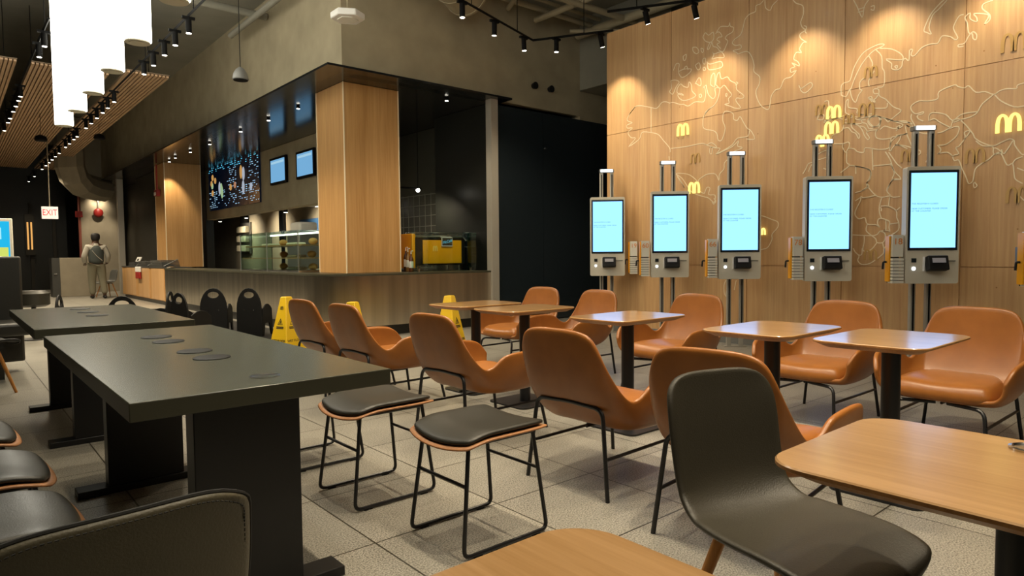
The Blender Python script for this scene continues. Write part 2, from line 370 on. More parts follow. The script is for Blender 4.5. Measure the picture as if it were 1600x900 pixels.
MAP_LINES = [
(6193,3161,6088,3252,5996,3254,5917,3231,5817,3200,5707,3168,5621,3232,5546,3227,5494,3201,5431,3198,5328,3154,5267,3143,5197,3109,5108,3140,5049,3138,4962,3122,4938,3175,4931,3240,4954,3318,4973,3297),
(4973,3297,4926,3329,4916,3286,4887,3199,4821,3137,4784,3179,4794,3262,4729,3249,4738,3171,4765,3095,4820,3040,4876,3017,4942,2954),
(5474,3498,5401,3491,5340,3453,5391,3395,5442,3311,5494,3356,5463,3393,5474,3498),
(5370,3374,5319,3424,5268,3380,5198,3358,5188,3423,5149,3381,5138,3296,5079,3226,5148,3197,5267,3194,5339,3241,5359,3296,5268,3262,5308,3295,5370,3315,5370,3374),
(5090,3378,5032,3449,5002,3393,5012,3338,5080,3384),
(5030,3226,5001,3228,4992,3193,5020,3191,5030,3226),
(4859,3324,4851,3420,4814,3460,4795,3408,4803,3280,4859,3324),
(4785,3309,4767,3418,4731,3451,4703,3365,4621,3372,4576,3315,4496,3259,4486,3186,4390,3097,4415,3063,4485,3084,4494,3046,4432,2956,4502,2960,4573,2997,4654,3035,4591,3040,4601,3097,4556,3137,4611,3211,4665,3277,4720,3248,4785,3309),
(4977,3954,4940,4001,4892,3956,4827,3980,4817,3897,4863,3860,4939,3895,4977,3954),
(4790,3946,4735,4012,4681,4014,4608,3995,4591,4037,4582,3988,4537,3960,4554,3910,4625,3889,4652,3856,4616,3815,4642,3758,4678,3703,4733,3724,4770,3773,4826,3802,4845,3856,4882,3784,4910,3790,4873,3862),
(4781,3960,4735,3956,4698,3891,4743,3895,4771,3869,4724,3826,4770,3813,4715,3744),
(4834,3732,4806,3701,4714,3704,4669,3653,4677,3623,4769,3644,4843,3645,4815,3687,4834,3732),
(4918,3629,4871,3586,4732,3587,4695,3563,4704,3509,4880,3515,4908,3595,4918,3629),
(5132,3860,5073,3846,5034,3787,5072,3763,5122,3808,5132,3860),
(5005,3821,4967,3796,4976,3757,4999,3779,5005,3821),
(5280,3778,5230,3792,5240,3727,5270,3725,5280,3778),
(5433,3626,5392,3702,5341,3691,5350,3600,5269,3608,5150,3582,5189,3532,5289,3502,5340,3555,5350,3600),
(5269,3608,5229,3641,5199,3584),
(5091,3619,5033,3639,5013,3569,5052,3552,5091,3619),
(4976,3675,4937,3675,4946,3603,4975,3626,4976,3675),
(4975,3560,4946,3562,4936,3527,4965,3525,4975,3560),
(4637,3168,4619,3156,4628,3126,4641,3144,4637,3168),
(4141,4180,4181,4147,4239,4141,4247,4075,4322,4065,4381,4020,4406,3934,4440,3849,4518,3814,4553,3776,4509,3734,4439,3724,4438,3678,4544,3679,4490,3643,4473,3623,4395,3628,4335,3614,4283,3533,4257,3435,4256,3358,4180,3280,4188,3190,4228,3121,4211,3026,4152,2923,4069,2870,4045,2935,4030,3023,3975,3087,3919,3092,3873,3187,3788,3199,3728,3259,3789,3250,3797,3296,3744,3307,3783,3359,3691,3302,3714,3359,3760,3398,3731,3465,3670,3450,3693,3499,3649,3561,3612,3552,3680,3612,3688,3665,3629,3693,3667,3739,3683,3801,3654,3879,3662,3976,3738,4026,3777,4074),
(4124,4176,4115,4083,4058,4037,4027,4087,3963,4128),
(3644,3747,3615,3725,3629,3678,3614,3653),
(3695,3085,3665,3042,3561,3087,3539,3039,3619,2982,3672,3022,3673,3058),
(4496,3283,4469,3262,4504,3245),
(6088,3252,6193,3161,6229,3084,6135,3033,6229,3020,6229,2974,6134,2960,6217,2908,6158,2827,6076,2806,6205,2705,6019,2780,5973,2864,5917,2874,5805,2848,5684,2805,5598,2714,5491,2595,5480,2533),
(5806,3194,5805,2848),
(5501,2483,5495,2430),
(5470,2584,5224,2578,4988,2589,4911,2562,4835,2577,4760,2510,4854,2522,4863,2449,4834,2437,4825,2510),
(4778,2430,4668,2457,4542,2514,4472,2584,4333,2588,4300,2661,4239,2544,4350,2559),
(4949,2575,4873,2541,4797,2506,4714,2487,4769,2421,4650,2455,4542,2490,4454,2549,4471,2488,4401,2456,4541,2418,4576,2358,4648,2302,4657,2222,4720,2163,4729,2082,4776,2168,4889,2180,4965,2154,5033,2110,5032,2026,5013,1974,4945,1935,4907,2007,4859,1995,4878,1914,4783,1898,4792,1809,4830,1828,4887,1873,4964,1895,5101,1947,5171,2004,5221,2076,5293,2168,5385,2237,5202,2210,5102,2150,5053,2103),
(5385,2228,5323,2153,5251,2036,5282,2081,5365,2192),
(4830,1828,4801,1784,4773,1824,4802,1859),
(4942,2979,4876,3017,4952,2947,4970,2868,4950,2774,4818,2730,4761,2681,4742,2597,4687,2597,4643,2736,4680,2838,4654,2946,4537,2903,4527,2830,4474,2806,4439,2847,4386,2760,4343,2691,4300,2661),
(3103,3876,3064,3796,3010,3667,2990,3775,2948,3831),
(3056,3764,2983,3765),
(3056,3733,2990,3730),
(2925,3756,2889,3754,2895,3711,2924,3726),
(2217,3616,2284,3552,2340,3504,2369,3392,2348,3323,2387,3347,2414,3375,2383,3467,2340,3540,2273,3605,2242,3624),
(3216,2881,3217,2976,3187,3009,3126,3020,3091,3136,3040,3232,2982,3295,2896,3328,2825,3340,2782,3323,2824,3303,2874,3292,2938,3247,3009,3164,3074,3040,3110,2939,3132,2920,3162,2856,3216,2881),
(2866,3291,2808,3210,2799,3088,2777,3038,2781,2897,2845,2895),
(2938,3247,2900,3170,2899,3125),
(2877,3075,2933,2980,2925,2918),
(2963,3032,3021,2983,3020,2906,2997,2894,3034,2847,3062,2775,3101,2829,3125,2926),
(2824,3295,2712,3261,2628,3197,2600,3147,2627,3131,2765,3170,2709,3113,2708,3061,2652,3034,2612,3062,2606,3112,2580,3135,2546,3105,2541,3206,2515,3207,2527,3159,2494,3144,2430,3208,2353,3225,2289,3217,2253,3278,2179,3252,2141,3215,2118,3230,2156,3322,2145,3375,2110,3434,2074,3438),
(2681,3077,2653,3078,2659,3050,2681,3077),
(2068,3135,2110,3138,2110,3159,2062,3161,2028,3221,1993,3253,1963,3218,1968,3172,1992,3191,1999,3234,2029,3255,2042,3347,2062,3407,2021,3437,2020,3382,1966,3340,1967,3381,1991,3422,1910,3399,1869,3368,1902,3303,1863,3326,1864,3380,1922,3450,1912,3493,1839,3505),
(1584,2686,1632,2676,1642,2646,1713,2659,1768,2650,1813,2625,1882,2665,1957,2673,2017,2746,2053,2732,2107,2757,2138,2777,2267,2739,2278,2670,2367,2665,2445,2679,2510,2647,2516,2605,2475,2554,2404,2564,2410,2543,2455,2536,2448,2499,2402,2470),
(1813,2625,1902,2554,1941,2479,1993,2446,2076,2432,2136,2414),
(1807,2624,1755,2554,1654,2483,1579,2477),
(3161,2809,3138,2820,3137,2734,3046,2703,3038,2647,2898,2624,2884,2683,2900,2761,2937,2799,2872,2771,2830,2824,2873,2832,2881,2879,2830,2869,2822,2800,2758,2751,2687,2663,2610,2613,2657,2569,2712,2534,2754,2555,2811,2580,2883,2591,2926,2553,2866,2482,2810,2504,2811,2580),
(2884,2683,2756,2661,2743,2711),
(2937,2799,2901,2807,2886,2759,2864,2740,2872,2771),
(3045,2649,2956,2619,2883,2591),
(3161,2809,3167,2685,3105,2643,3044,2587,2955,2573),
(2754,2555,2670,2512,2561,2495,2506,2442,2492,2404),
(3474,2655,3451,2716,3402,2692,3417,2646,3474,2655),
(3396,2843,3356,2844,3347,2779,3322,2695,3361,2637,3401,2612,3258,2637,3188,2610),
(3395,2634,3295,2631,3185,2650),
(3183,2563,3194,2503,3243,2472,3292,2461,3329,2409),
(3182,2513,3134,2512,3097,2464,3055,2439,3025,2380,3014,2415,3062,2471,3098,2513,3099,2550,3039,2528,2991,2472,2967,2408,2931,2354,2914,2376,2944,2429,2910,2448,2830,2448),
(3184,2600,3088,2622,3017,2598,2992,2546,3039,2541,3183,2575),
(3017,2598,2947,2599,2901,2591),
(2992,2546,2946,2526,2922,2474,2876,2467),
(3015,2513,2968,2493,2933,2439),
(3285,2359,3192,2347,3132,2357,3119,2318,3142,2272,3160,2249,3191,2303,3192,2340),
(3124,2288,3070,2275,3034,2240,2970,2226,2953,2272,2826,2238,2726,2237,2705,2288,2695,2346,2651,2351,2614,2358,2544,2365),
(2830,2448,2852,2428,2846,2367,2783,2340,2695,2340),
(2825,2460,2809,2505,2833,2592,2901,2591,2935,2549,2899,2495,2842,2486,2798,2551,2833,2592),
(2808,2445,2763,2474,2686,2439,2620,2435,2589,2459,2632,2489,2709,2525,2731,2511,2765,2552,2810,2577),
(2883,2251,2874,2027),
(2869,2069,2701,2068),
(3148,2248,3146,2136,3115,2101,3211,2030),
(3115,2101,3050,2088,2903,2030,2901,1938,2935,1893,2911,1854,2992,1806),
(3050,2088,3048,2002),
(2753,2205,2701,2110,2667,2000,2600,1910,2676,1906,2729,1797),
(2720,2195,2680,2131,2641,2068,2591,2015),
(2703,2205,2671,2254,2628,2260,2541,2208),
(2714,2206,2694,2310,2614,2358,2618,2312,2660,2258),
(3635,2059,3596,2121,3570,2170,3492,2193,3467,2261,3352,2298,3351,2222),
(3400,2100,3336,2068),
(3569,2079,3543,2141,3492,2193),
(3492,2193,3351,2222),
(2509,2560,2515,2517,2487,2455,2434,2361,2337,2333),
(2352,2463,2347,2526,2304,2539,2204,2502,2148,2437,2083,2475,2036,2488,1942,2486),
(2352,2463,2302,2476,2252,2433,2177,2379,2158,2370,2142,2429,2094,2442,2057,2402,2021,2356,1972,2280,1954,2237,1901,2189,1810,2144,1744,2168,1679,2192,1646,2168,1640,2128,1590,2043,1568,2034),
(2274,2331,2225,2338,2164,2364,2092,2366,2097,2298,2138,2249,2198,2208,2259,2209),
(1948,2209,1889,2154,1810,2137,1802,2069,1742,2075,1776,2113,1798,2122),
(2088,2173,2112,2162,2086,2104,2134,2089,2121,2039,2085,2041,2053,1948,2022,1876,1997,1805,1962,1830,1947,1937,1897,1986,1841,2020,1797,2062,1747,2069,1695,1951,1652,1959,1639,1866,1627,1812,1572,1768),
(1652,1959,1631,1996,1578,2016),
(1950,1815,1927,1779,1949,1760,1956,1795,1950,1815),
(1742,2102,1719,2059,1657,2170),
(2042,2236,1996,2311,2043,2304,2036,2248,2088,2173),
(2650,2260,2596,2253,2502,2212,2436,2139,2423,2173,2489,2210,2530,2303,2551,2364,2560,2452,2466,2373,2433,2354),
(2652,2363,2551,2364),
(2655,2511,2574,2483,2507,2466,2520,2431,2560,2452),
(2270,2126,2184,2130,2134,2082),
(2272,2211,2240,2165,2258,2125),
(2653,2408,2613,2460,2654,2444),
(1618,1916,1565,1885),
(1602,1666,1558,1610),
(2370,2052,2333,2134,2365,2123),
(3056,2090,2910,2033,2902,1957,2934,1892,2920,1849,2841,1754,2777,1729,2702,1737,2665,1721,2603,1724),
(2920,1856,2985,1813,3051,1798),
(2702,2078,2663,1974,2680,1910,2595,1902),
(2680,1910,2704,1858,2734,1800,2696,1744),
(2841,1754,2957,1736,2990,1752,2996,1704,3041,1609,3047,1554,3006,1510,2947,1521,2920,1451,2835,1441,2797,1412,2816,1447,2811,1494,2779,1506,2722,1483,2697,1462,2702,1408,2695,1361,2714,1375,2789,1371,2846,1325,3070,1338),
(2990,1745,3049,1707),
(2777,1729,2801,1636,2799,1568,2779,1506),
(2794,1622,2781,1608,2784,1581),
(2788,1635,2712,1631,2637,1579,2630,1506,2610,1451,2615,1372,2700,1307,2699,1240,2748,1186,2754,1132,2822,1071,2893,1023,2971,1015,3012,1057,2999,1106,3040,1148,3061,1190),
(2702,1724,2712,1631),
(2637,1579,2601,1611),
(2735,1484,2733,1389,2758,1376),
(2697,1442,2610,1451),
(2920,1451,2931,1382,2885,1333,2833,1290,2819,1249,2762,1248,2738,1295,2745,1349,2789,1371),
(2950,1328,2949,1258,2961,1175,2928,1154,2869,1181,2819,1249),
(2762,1241,2748,1179),
(2968,1189,2973,1120,3013,1120),
(4145,1603,4087,1584,4005,1549,3932,1516,3931,1454,4003,1373,4002,1311,4058,1212,4141,1189,4216,1159),
(4618,802,4644,736,4634,621,4579,574,4616,621,4599,721,4608,802),
(4473,805,4490,724,4499,683)]

W2 = .005
mb = MB()
for q in MAP_LINES:
    P = [Vector((q[i]/1000, q[i+1]/1000)) for i in range(0, len(q), 2)]
    P = [p for i, p in enumerate(P) if i == 0 or (p-P[i-1]).length > .003]
    if len(P) < 2: continue
    S = []
    n = len(P)
    for i in range(n-1):
        a = P[i-1] if i else P[i]; b, c = P[i], P[i+1]; d = P[i+2] if i+2 < n else c
        for k in range(3):
            f = k/3; S.append(.5*((2*b)+(c-a)*f+(2*a-5*b+4*c-d)*f*f+(3*b-a-3*c+d)*f**3))
    S.append(P[-1]); rows = [[], [], [], []]
    for i, p in enumerate(S):
        t = (S[min(i+1, len(S)-1)]-S[max(i-1, 0)]); t = t.normalized() if t.length > 1e-6 else Vector((1, 0)); nn = Vector((-t.y, t.x))*W2
        for r_, (s_, x) in enumerate(((-1, .0005), (-1, -.003), (1, -.003), (1, .0005))): rows[r_].append((WX+x, p.x+nn.x*s_, p.y+nn.y*s_))
    mb.grid(rows)
o = mb.build('map_outline', M['map_line'], map_wall, smooth=False); o['label'] = 'pale world map outline inlaid in the oak panels'

# twin-arch signs on the map wall
def arch_sign(y, z, w, lit, lab):
    t = thing('arch_sign', lab, 'sign', (WX, y, z), 0, None)
    arches(w, w*.86, .022 if lit else .006, Matrix.Translation((-.004, 0, -w*.43)) @ FACE_W).build('arches', M['arch_lit'] if lit else M['arch_off'], t, smooth=False)
    return t
LIT = [(5.27, 2.81, .185, 'highest glowing yellow arches, over the second kiosk from the left'), (5.09, 2.02, .175, 'glowing yellow arches low between the second and third kiosks'),
       (3.29, 2.71, .16, 'uppermost of three stacked glowing arches over the fourth kiosk'), (3.31, 2.54, .16, 'middle of three stacked glowing arches over the fourth kiosk'),
       (3.41, 2.41, .16, 'lowest stacked glowing arches, half hidden by the fourth kiosk posts'), (1.69, 2.34, .20, 'large glowing yellow arches near the right end of the map wall'),
       (4.13, 1.41, .10, 'sliver of glowing arches behind the right edge of the third kiosk')]
OFF = [(5.08, 2.41, .15, 'unlit amber arches in the middle of the outlined north american land'), (2.91, 3.07, .14, 'unlit amber arches high on the scandinavian outline'),
       (2.95, 2.68, .17, 'unlit amber arches in the middle of the european outline'), (3.13, 2.61, .13, 'unlit amber arches just right of the stacked glowing arches'),
       (3.43, 2.76, .14, 'unlit amber arches left of the uppermost stacked glowing arches'), (2.53, 2.14, .15, 'unlit amber arches left of the rightmost kiosk posts'),
       (1.95, 2.07, .17, 'unlit amber arches below and left of the large glowing arches'), (1.67, 3.08, .20, 'unlit amber arches at the upper right of the map wall'),
       (1.61, 1.67, .18, 'unlit amber arches at the right edge of the wall below the large glowing ones'), (2.88, 1.12, .14, 'unlit amber arches at the foot of the african outline')]
for y, z, w, lab in LIT: arch_sign(y, z, w, True, lab)
for y, z, w, lab in OFF: arch_sign(y, z, w, False, lab)

# black glass wall beyond the counter, steel post
for i, (x0, x1) in enumerate(((6.88, 7.93), (7.94, 9.18), (9.19, 11.2))):
    struct(MB().box(x0, x1, 8.40, 8.43, .02, 3.6).build('window_%d' % (i+1), M['black_glass'], smooth=False))
struct(MB().box(6.73, 6.87, 8.33, 8.47, 0, 3.66).build('trim_2', M['post_metal'], smooth=False))
struct(MB().box(6.88, 11.2, 8.46, 8.6, 0, 3.6).build('wall_glass_backing', M['black_paint'], smooth=False))
mb = MB(); mb.cyl((0, .02, 0), (0, -.05, 0), .045, .06, n=20)
wl = tag(mb.build('wall_speaker', M['black_plastic']), 'round black knob-like speaker on the plaster bulkhead, the left one of two', 'speaker', 'round speakers on the bulkhead'); wl.location = (7.70, BY-.02, 4.02)
dup(wl, (8.08, BY-.02, 4.02), label='round black knob-like speaker on the plaster bulkhead, the right one of two')
door = tag(MB().cyl((8.0, 8.38, 3.0), (8.0, 8.40, 3.0), .02).build('door_stud', M['chrome']), 'tiny bright stud on the black glass wall', 'stud'); 

# dark panelled block, lit recess and far end
struct(MB().box(4.66, 4.8, 20.3, 23.9, 0, 3.655).build('wall_dark_panel', M['dark_wall'], smooth=False))
struct(MB().box(4.16, 4.32, 23.9, 24.1, 0, 3.655).build('trim_3', M['post_metal'], smooth=False))
struct(MB().box(3.5, 4.75, 26.6, 27, 0, 5.3).build('wall_recess', M['lit_grey'], smooth=False))
struct(MB().box(4.9, 5.1, 24.1, 30, 0, 3.655).build('wall_recess_side', M['dark_wall'], smooth=False))
struct(MB().box(-5, 3.5, 30, 30.2, 0, 5.3).build('wall_entrance', M['black_paint'], smooth=False))
for i, x in enumerate((.2, 1.3, 2.4, 3.1)): struct(MB().box(x-.05, x+.05, 29.9, 30, 0, 3.2).build('trim_%d' % (4+i), M['dark_wall'], smooth=False))
struct(MB().box(-5, .42, 9.6, 10.0, 0, CEIL).build('wall_pier', M['dark_wall'], smooth=False))

# ------------------------------------------------------------------ service counter
def counter_path(off, z=None):
    """front line of the counter moved inwards by off"""
    r = .9-off; cx, cy = 4.87, 9.284; P = [(6.73, BY+off)]
    for k in range(13): a = R(-90-90*k/12); P.append((cx+r*math.cos(a), cy+r*math.sin(a)))
    P.append((3.97+off, 17.45)); return P
def band(o0, o1, z0, z1): return MB().poly(counter_path(o0)+counter_path(o1)[::-1], (), z1-z0, Matrix.Translation((0, 0, z0)))
ct = thing('service_counter', 'long service counter with brushed steel front and rounded corner', 'counter', (0, 0, 0))
band(.0, .03, .15, .872).build('steel_front', M['steel'], ct)
band(.07, .6, 0, .15).build('plinth', M['black_paint'], ct)
band(.03, .70, .15, .868).build('carcass', M['black_paint'], ct, smooth=False)
band(-.012, .78, .872, .90).build('countertop', M['dark_edge'], ct)
wc = thing('wooden_counter', 'oak fronted end unit beyond the steel counter, trays piled on it', 'counter', (4.3, 20, 0))
mb = MB(); mb.box(-.33, .3, -2.5, 2.5, .1, .90)
mb.build('carcass', M['oak_column'], wc, smooth=False)
mb = MB()
for y in (-1.9, -.4, 1.2): mb.box(-.342, -.33, y-.58, y+.65, .12, .89)
mb.build('front_panel', M['oak_wall'], wc, smooth=False)
MB().box(-.35, .3, -2.5, 2.5, .90, .925).build('worktop', M['tray_grey'], wc, smooth=False)
MB().box(-.27, .3, -2.5, 2.5, 0, .1).build('plinth', M['black_paint'], wc, smooth=False)
# piles of dark trays / caps on it
def tray_pile(x, y, w, d, n, lab, slope=.0, rz=0.):
    t = thing('tray_stack', lab, 'tray', (x, y, .926), rz)
    mb = MB()
    for k in range(n): mb.box(-w/2+slope*k, w/2-slope*k*.4, -d/2+k*.03, d/2-k*.03, k*.03, k*.03+.022)
    mb.build('trays', M['tray_grey'], t, bevel=.004); 
    mb = MB(); mb.tube([(-w/2+.02, -d/2-.004, .02), (w/2-.05, -d/2-.004, .03+.028*n)], .008); mb.build('rim', M['grey_metal'], t)
    return t
tray_pile(4.16, 21.3, .32, .9, 4, 'low dark tray stack at the far end of the oak counter')
tray_pile(4.16, 20.0, .34, 1.1, 5, 'middle dark tray stack on the oak counter beside the red hanging bag')
tray_pile(4.18, 18.4, .40, 1.4, 6, 'largest dark grey tray stack, nearest on the oak counter')
t = thing('paper_bag', 'red and white paper bag hanging over the front of the oak counter', 'bag', (3.92, 20.1, .60))
MB().box(-.03, .03, -.22, .22, 0, .18).build('lower_band', M['red'], t, bevel=.01); MB().box(-.03, .03, -.23, .23, .181, .32).build('upper_band', M['white'], t, bevel=.01)
t = thing('card_holder', 'small white card standing on the far tray stack', 'card', (4.12, 21.0, 1.047)); mb = MB(); mb.rot_box((0, 0, .07), (.02, .5, .14), Matrix.Rotation(R(25), 3, 'Y')); mb.build('card', M['white'], t, smooth=False)
mb = MB(); mb.rot_box((-.02, 0, .06), (.004, .2, .06), Matrix.Rotation(R(25), 3, 'Y')); mb.build('print', M['ink'], t, smooth=False)
tag(MB().lathe([(.04, .0), (.09, .01), (.10, .03), (.03, .05)], (4.05, 17.2, .901)).build('dispenser', M['chrome']), 'small shiny bowl on the steel counter near its far end', 'bowl')

# menu wall with screens
struct(MB().box(5.8, 6.0, 11.5, 21.6, 2.24, 3.655).build('wall_menu', M['plaster'], smooth=False))
struct(MB().box(5.78, 5.99, 20.4, 21.6, 0, 3.655).build('wall_menu_end', M['black_paint'], smooth=False))
struct(MB().box(7.33, 7.5, 12.2, 27, 0, 3.655).build('wall_service', mat('service_wall', (.52, .46, .34), .7, noise=.06, nscale=3), smooth=False))
bl = [(.10, .35, .8), (.16, .42, .85), (.14, .16, .5)]
MB_W = mat('menu_back', (.004, .008, .02), .2, emit=.02, ecol=(.02, .08, .25, 1))
MENU_T = emis('menu_text', (.45, .75, 1.0), .9); MENU_H = emis('menu_heading', (.15, .70, 1.0), 1.0)
FOODS = [emis('menu_food_%d' % i, c, .7) for i, c in enumerate(((.75, .40, .12), (.45, .65, .35), (.55, .60, .70), (.60, .28, .15), (.8, .1, .08)))]
for i in range(5):
    yc = 19.55-i*.80
    t = thing('menu_screen', ['leftmost dark menu screen with orange food at its middle', 'second menu screen from the left with a pale green drink', 'middle menu screen with dense lines of small text', 'fourth menu screen from the left with two tall cups', 'rightmost menu screen, paler at its foot'][i], 'screen', (5.79, yc, 3.08), 0, 'menu screens above the counter')
    MB().box(-.04, 0, -.39, .39, -.61, .61).build('panel', MB_W, t, smooth=False)
    rr = random.Random(40+i); mt, mh = MB(), MB()
    for k in range(22):
        z = .56-k*.052
        if .1 < z+.2 < .62 and i in (0, 1, 3) : 
            continue
        x = -.35
        while x < .30:
            w = rr.uniform(.03, .13)
            if rr.random() < .45: (mh if k < 3 else mt).box(-.043, -.0405, x, x+w, z-.007, z+.007)
            x += w+rr.uniform(.02, .1)
    mt.build('text_lines', MENU_T, t, smooth=False); mh.build('heading', MENU_H, t, smooth=False)
    for k in range({0: 5, 1: 3, 2: 2, 3: 3, 4: 1}[i]):
        mb = MB(); mb.cyl((-.044, 0, 0), (-.0405, 0, 0), .10, n=16)
        for v in mb.bm.verts: v.co.z = v.co.z*rr.uniform(.9, 1.0)*(1.8 if i in (1, 3) else .9); v.co.y *= rr.uniform(.9, 1)
        f = mb.build('dish_picture', FOODS[[0, 1, 3, 2, 2][i] if k % 2 == 0 else rr.randrange(4)], t, smooth=False); f.location = (0, rr.uniform(-.24, .24), rr.uniform(-.2, .3))
for y0, y1, z0, z1, lab in ((14.31, 15.25, 2.80, 3.40, 'small pale blue order screen, left of the two beside the menu screens'), (12.85, 13.75, 2.80, 3.37, 'small pale blue order screen next to the oak column')):
    t = thing('order_screen', lab, 'screen', (5.79, (y0+y1)/2, z0)); w = (y1-y0)/2; h = z1-z0
    MB().box(-.05, 0, -w, w, 0, h).build('housing', M['black_fixture'], t, smooth=False, bevel=0)
    MB().box(-.053, -.051, -w+.06, w-.06, .05, h-.05).build('display', emis('order_display', (.22, .52, .85), .8), t, smooth=False)
    MB().box(-.0555, -.0535, -w+.10, w-.10, h-.14, h-.09).build('display_header', emis('order_header', (.45, .75, .95), .8), t, smooth=False)
# things seen beneath the menu wall
t = thing('bag_rack', 'wall rack of wrapped packets hanging on the grey service wall', 'rack', (7.28, 21.6, 1.25))
MB().box(0, .03, -.5, .5, 0, 1.0).build('backplate', M['grey_metal'], t, smooth=False)
for k in range(3):
    MB().box(-.14, -.005, -.42, .42, .08+k*.30, .28+k*.30).build('packet', M['wrap'], t, bevel=.02)
MB().box(-.1, 0, -.3, .1, 1.0, 1.45).build('dispenser', M['black_plastic'], t, smooth=False)
t = thing('blue_poster', 'blue notice stuck on the grey service wall behind the display case', 'poster', (7.32, 16.6, 1.2))
MB().box(-.006, 0, -.75, .75, 0, .95).build('sheet', mat('poster_blue', (.08, .22, .5), .4), t, smooth=False); MB().box(-.008, -.0065, -.7, .7, .28, .45).build('band', mat('poster_band', (.35, .42, .12), .5), t, smooth=False)
t = thing('monitor', 'black monitor with a light blue picture behind the display case', 'monitor', (6.7, 17.0, 1.55), R(-25))
MB().box(-.05, .05, -.65, .65, 0, 1.0).build('housing', M['black_plastic'], t, bevel=.02); MB().box(-.056, -.0515, -.35, .35, .34, .72).build('display', emis('monitor_blue', (.2, .65, .95), .9), t, smooth=False)
MB().box(-.04, .04, -.08, .08, -1.55, 0).build('stand', M['black_plastic'], t, smooth=False)
t = thing('kitchen_light', 'bright strip lights on the kitchen ceiling glimpsed left of the column', 'light', (7.0, 14.0, 2.35))
MB().box(-.4, .4, -1.0, 1.2, 0, .04).build('frame', M['white'], t, smooth=False); 
for x in (-.25, .05): MB().box(x, x+.18, -.9, 1.1, -.012, -.002).build('tube', emis('kitchen_tube', (1, .98, .9), 2.5), t, smooth=False)
MB().box(-.01, .01, -.01, .01, .04, 1.3).build('hanger', M['grey_metal'], t, smooth=False)
t = thing('white_box_machine', 'rounded cream appliance on the shelf behind the display case', 'appliance', (5.6, 13.1, .905)); MB().box(-.25, .25, -.3, .3, 0, .75).build('housing', M['grey_metal'], t, bevel=.04); MB().box(-.2, .2, -.25, .25, .751, .95).build('lid', M['card_white'], t, bevel=.05)

# pastry display case on the counter
dc = thing('display_case', 'glass pastry display case with wooden shelves on the steel counter', 'display case', (4.52, 11.45, .901))
L_, D_ = 1.35, .30
mb = MB(); mb.box(-D_, -D_+.006, -L_, L_, .03, .66); mb.box(-D_, D_, L_-.006, L_, .03, .66); mb.box(-D_, D_, -L_, -L_+.006, .03, .66); mb.build('glass_panel', M['glass'], dc, smooth=False)
MB().box(-D_, D_, -L_, L_, .661, .675).build('top_shelf', M['glass'], dc, smooth=False)
MB().box(-D_, D_, -L_, L_, 0, .03).build('base', M['chrome'], dc, smooth=False)
for k, z in enumerate((.22, .43)): MB().box(-D_+.03+.05*k, D_, -L_+.03, L_-.05, z, z+.018).build('shelf', M['oak_top'], dc, smooth=False)
mb = MB()
for y in (-L_+.01, .0, L_-.01): mb.box(-D_-.004, -D_+.008, y-.006, y+.006, 0, .67); mb.box(D_-.012, D_, y-.006, y+.006, 0, .67)
MB().box(D_-.05, D_-.02, -L_+.05, L_-.05, .645, .66).build('light_strip', emis('case_light', (1, .93, .78), 5.0), dc, smooth=False)
mb.build('edge_strip', M['grey_metal'], dc, smooth=False)
pr_ = random.Random(3); n_ = 0
for z, items in ((.932, 3), (1.14, 3), (1.35, 4)):
    for k in range(items):
        y = 11.45-1.05+k*.62+pr_.uniform(-.05, .05); kind = (k+int(z*10)) % 2; n_ += 1
        lv = {.932: 'bottom', 1.14: 'lower', 1.35: 'upper'}[z]; wh = ['nearest the column', 'second from the column', 'third from the column', 'farthest from the column'][k]
        if kind:
            o = MB().ball((0, 0, .055), .07, (1, 1.3, .8)).build('bread_roll', M['bread']); o.location = (4.58, y, z); tag(o, 'round bread roll on the %s shelf of the display case, %s' % (lv, wh), 'bread', 'food in the display case')
        else:
            o = MB().box(-.10, .10, -.2, .2, 0, .045).build('wrapped_sandwich', M['wrap'], bevel=.02); o.location = (4.58, y, z+.0005); tag(o, 'flat wrapped sandwich on the %s shelf of the display case, %s' % (lv, wh), 'sandwich', 'food in the display case')

# espresso corner seen right of the column
struct(MB().box(7.36, 7.5, 10.35, 12.19, 0, 3.655).build('wall_tiled', mat('wall_tile_dark', (.055, .055, .045), .25), smooth=False))
mb = MB()
for k in range(8): mb.box(7.352, 7.359, 10.35, 12.19, .9+k*.21, .912+k*.21)
for k in range(9): mb.box(7.352, 7.359, 10.4+k*.21, 10.412+k*.21, .9, 2.4)
g_ = mb.build('tile_grout', mat('grout', (.16, .16, .13), .8), bpy.data.objects['wall_tiled'], smooth=False)
struct(MB().box(7.36, 9, 10.2, 10.34, 0, 3.655).build('wall_cafe', mat('cafe_wall', (.035, .032, .027), .4), smooth=False))
struct(MB().box(6.9, 7.0, 8.62, 10.2, 0, 3.655).build('wall_cafe_side', M['black_paint'], smooth=False))
struct(MB().box(7.02, 7.34, 10.5, 12.1, 0, .88).build('trim_8', M['black_paint'], smooth=False))
em = thing('espresso_machine', 'espresso machine with a flat yellow back panel and steel cup rails', 'coffee machine', (6.16, 9.02, .901))
MB().box(-.50, .50, -.05, .42, .09, .55).build('housing', M['black_plastic'], em, bevel=.02)
MB().box(-.36, .40, -.075, -.052, .12, .50).build('back_panel', M['machine_yellow'], em, bevel=.006)
MB().box(-.56, -.502, -.07, .40, .05, .60).build('side_panel', M['machine_yellow'], em, bevel=.012)
mb = MB(); mb.tube([(-.50, -.06, .56), (.42, -.06, .56), (.47, -.06, .53), (.50, -.06, .50)], .022); mb.tube([(-.45, .02, .62), (.40, .02, .62)], .010); mb.tube([(-.45, .3, .62), (.40, .3, .62)], .010)
for x in (-.44, -.1, .2, .39): mb.tube([(x, .02, .55), (x, .02, .62)], .007)
mb.build('cup_rail', M['chrome'], em)
mb = MB()
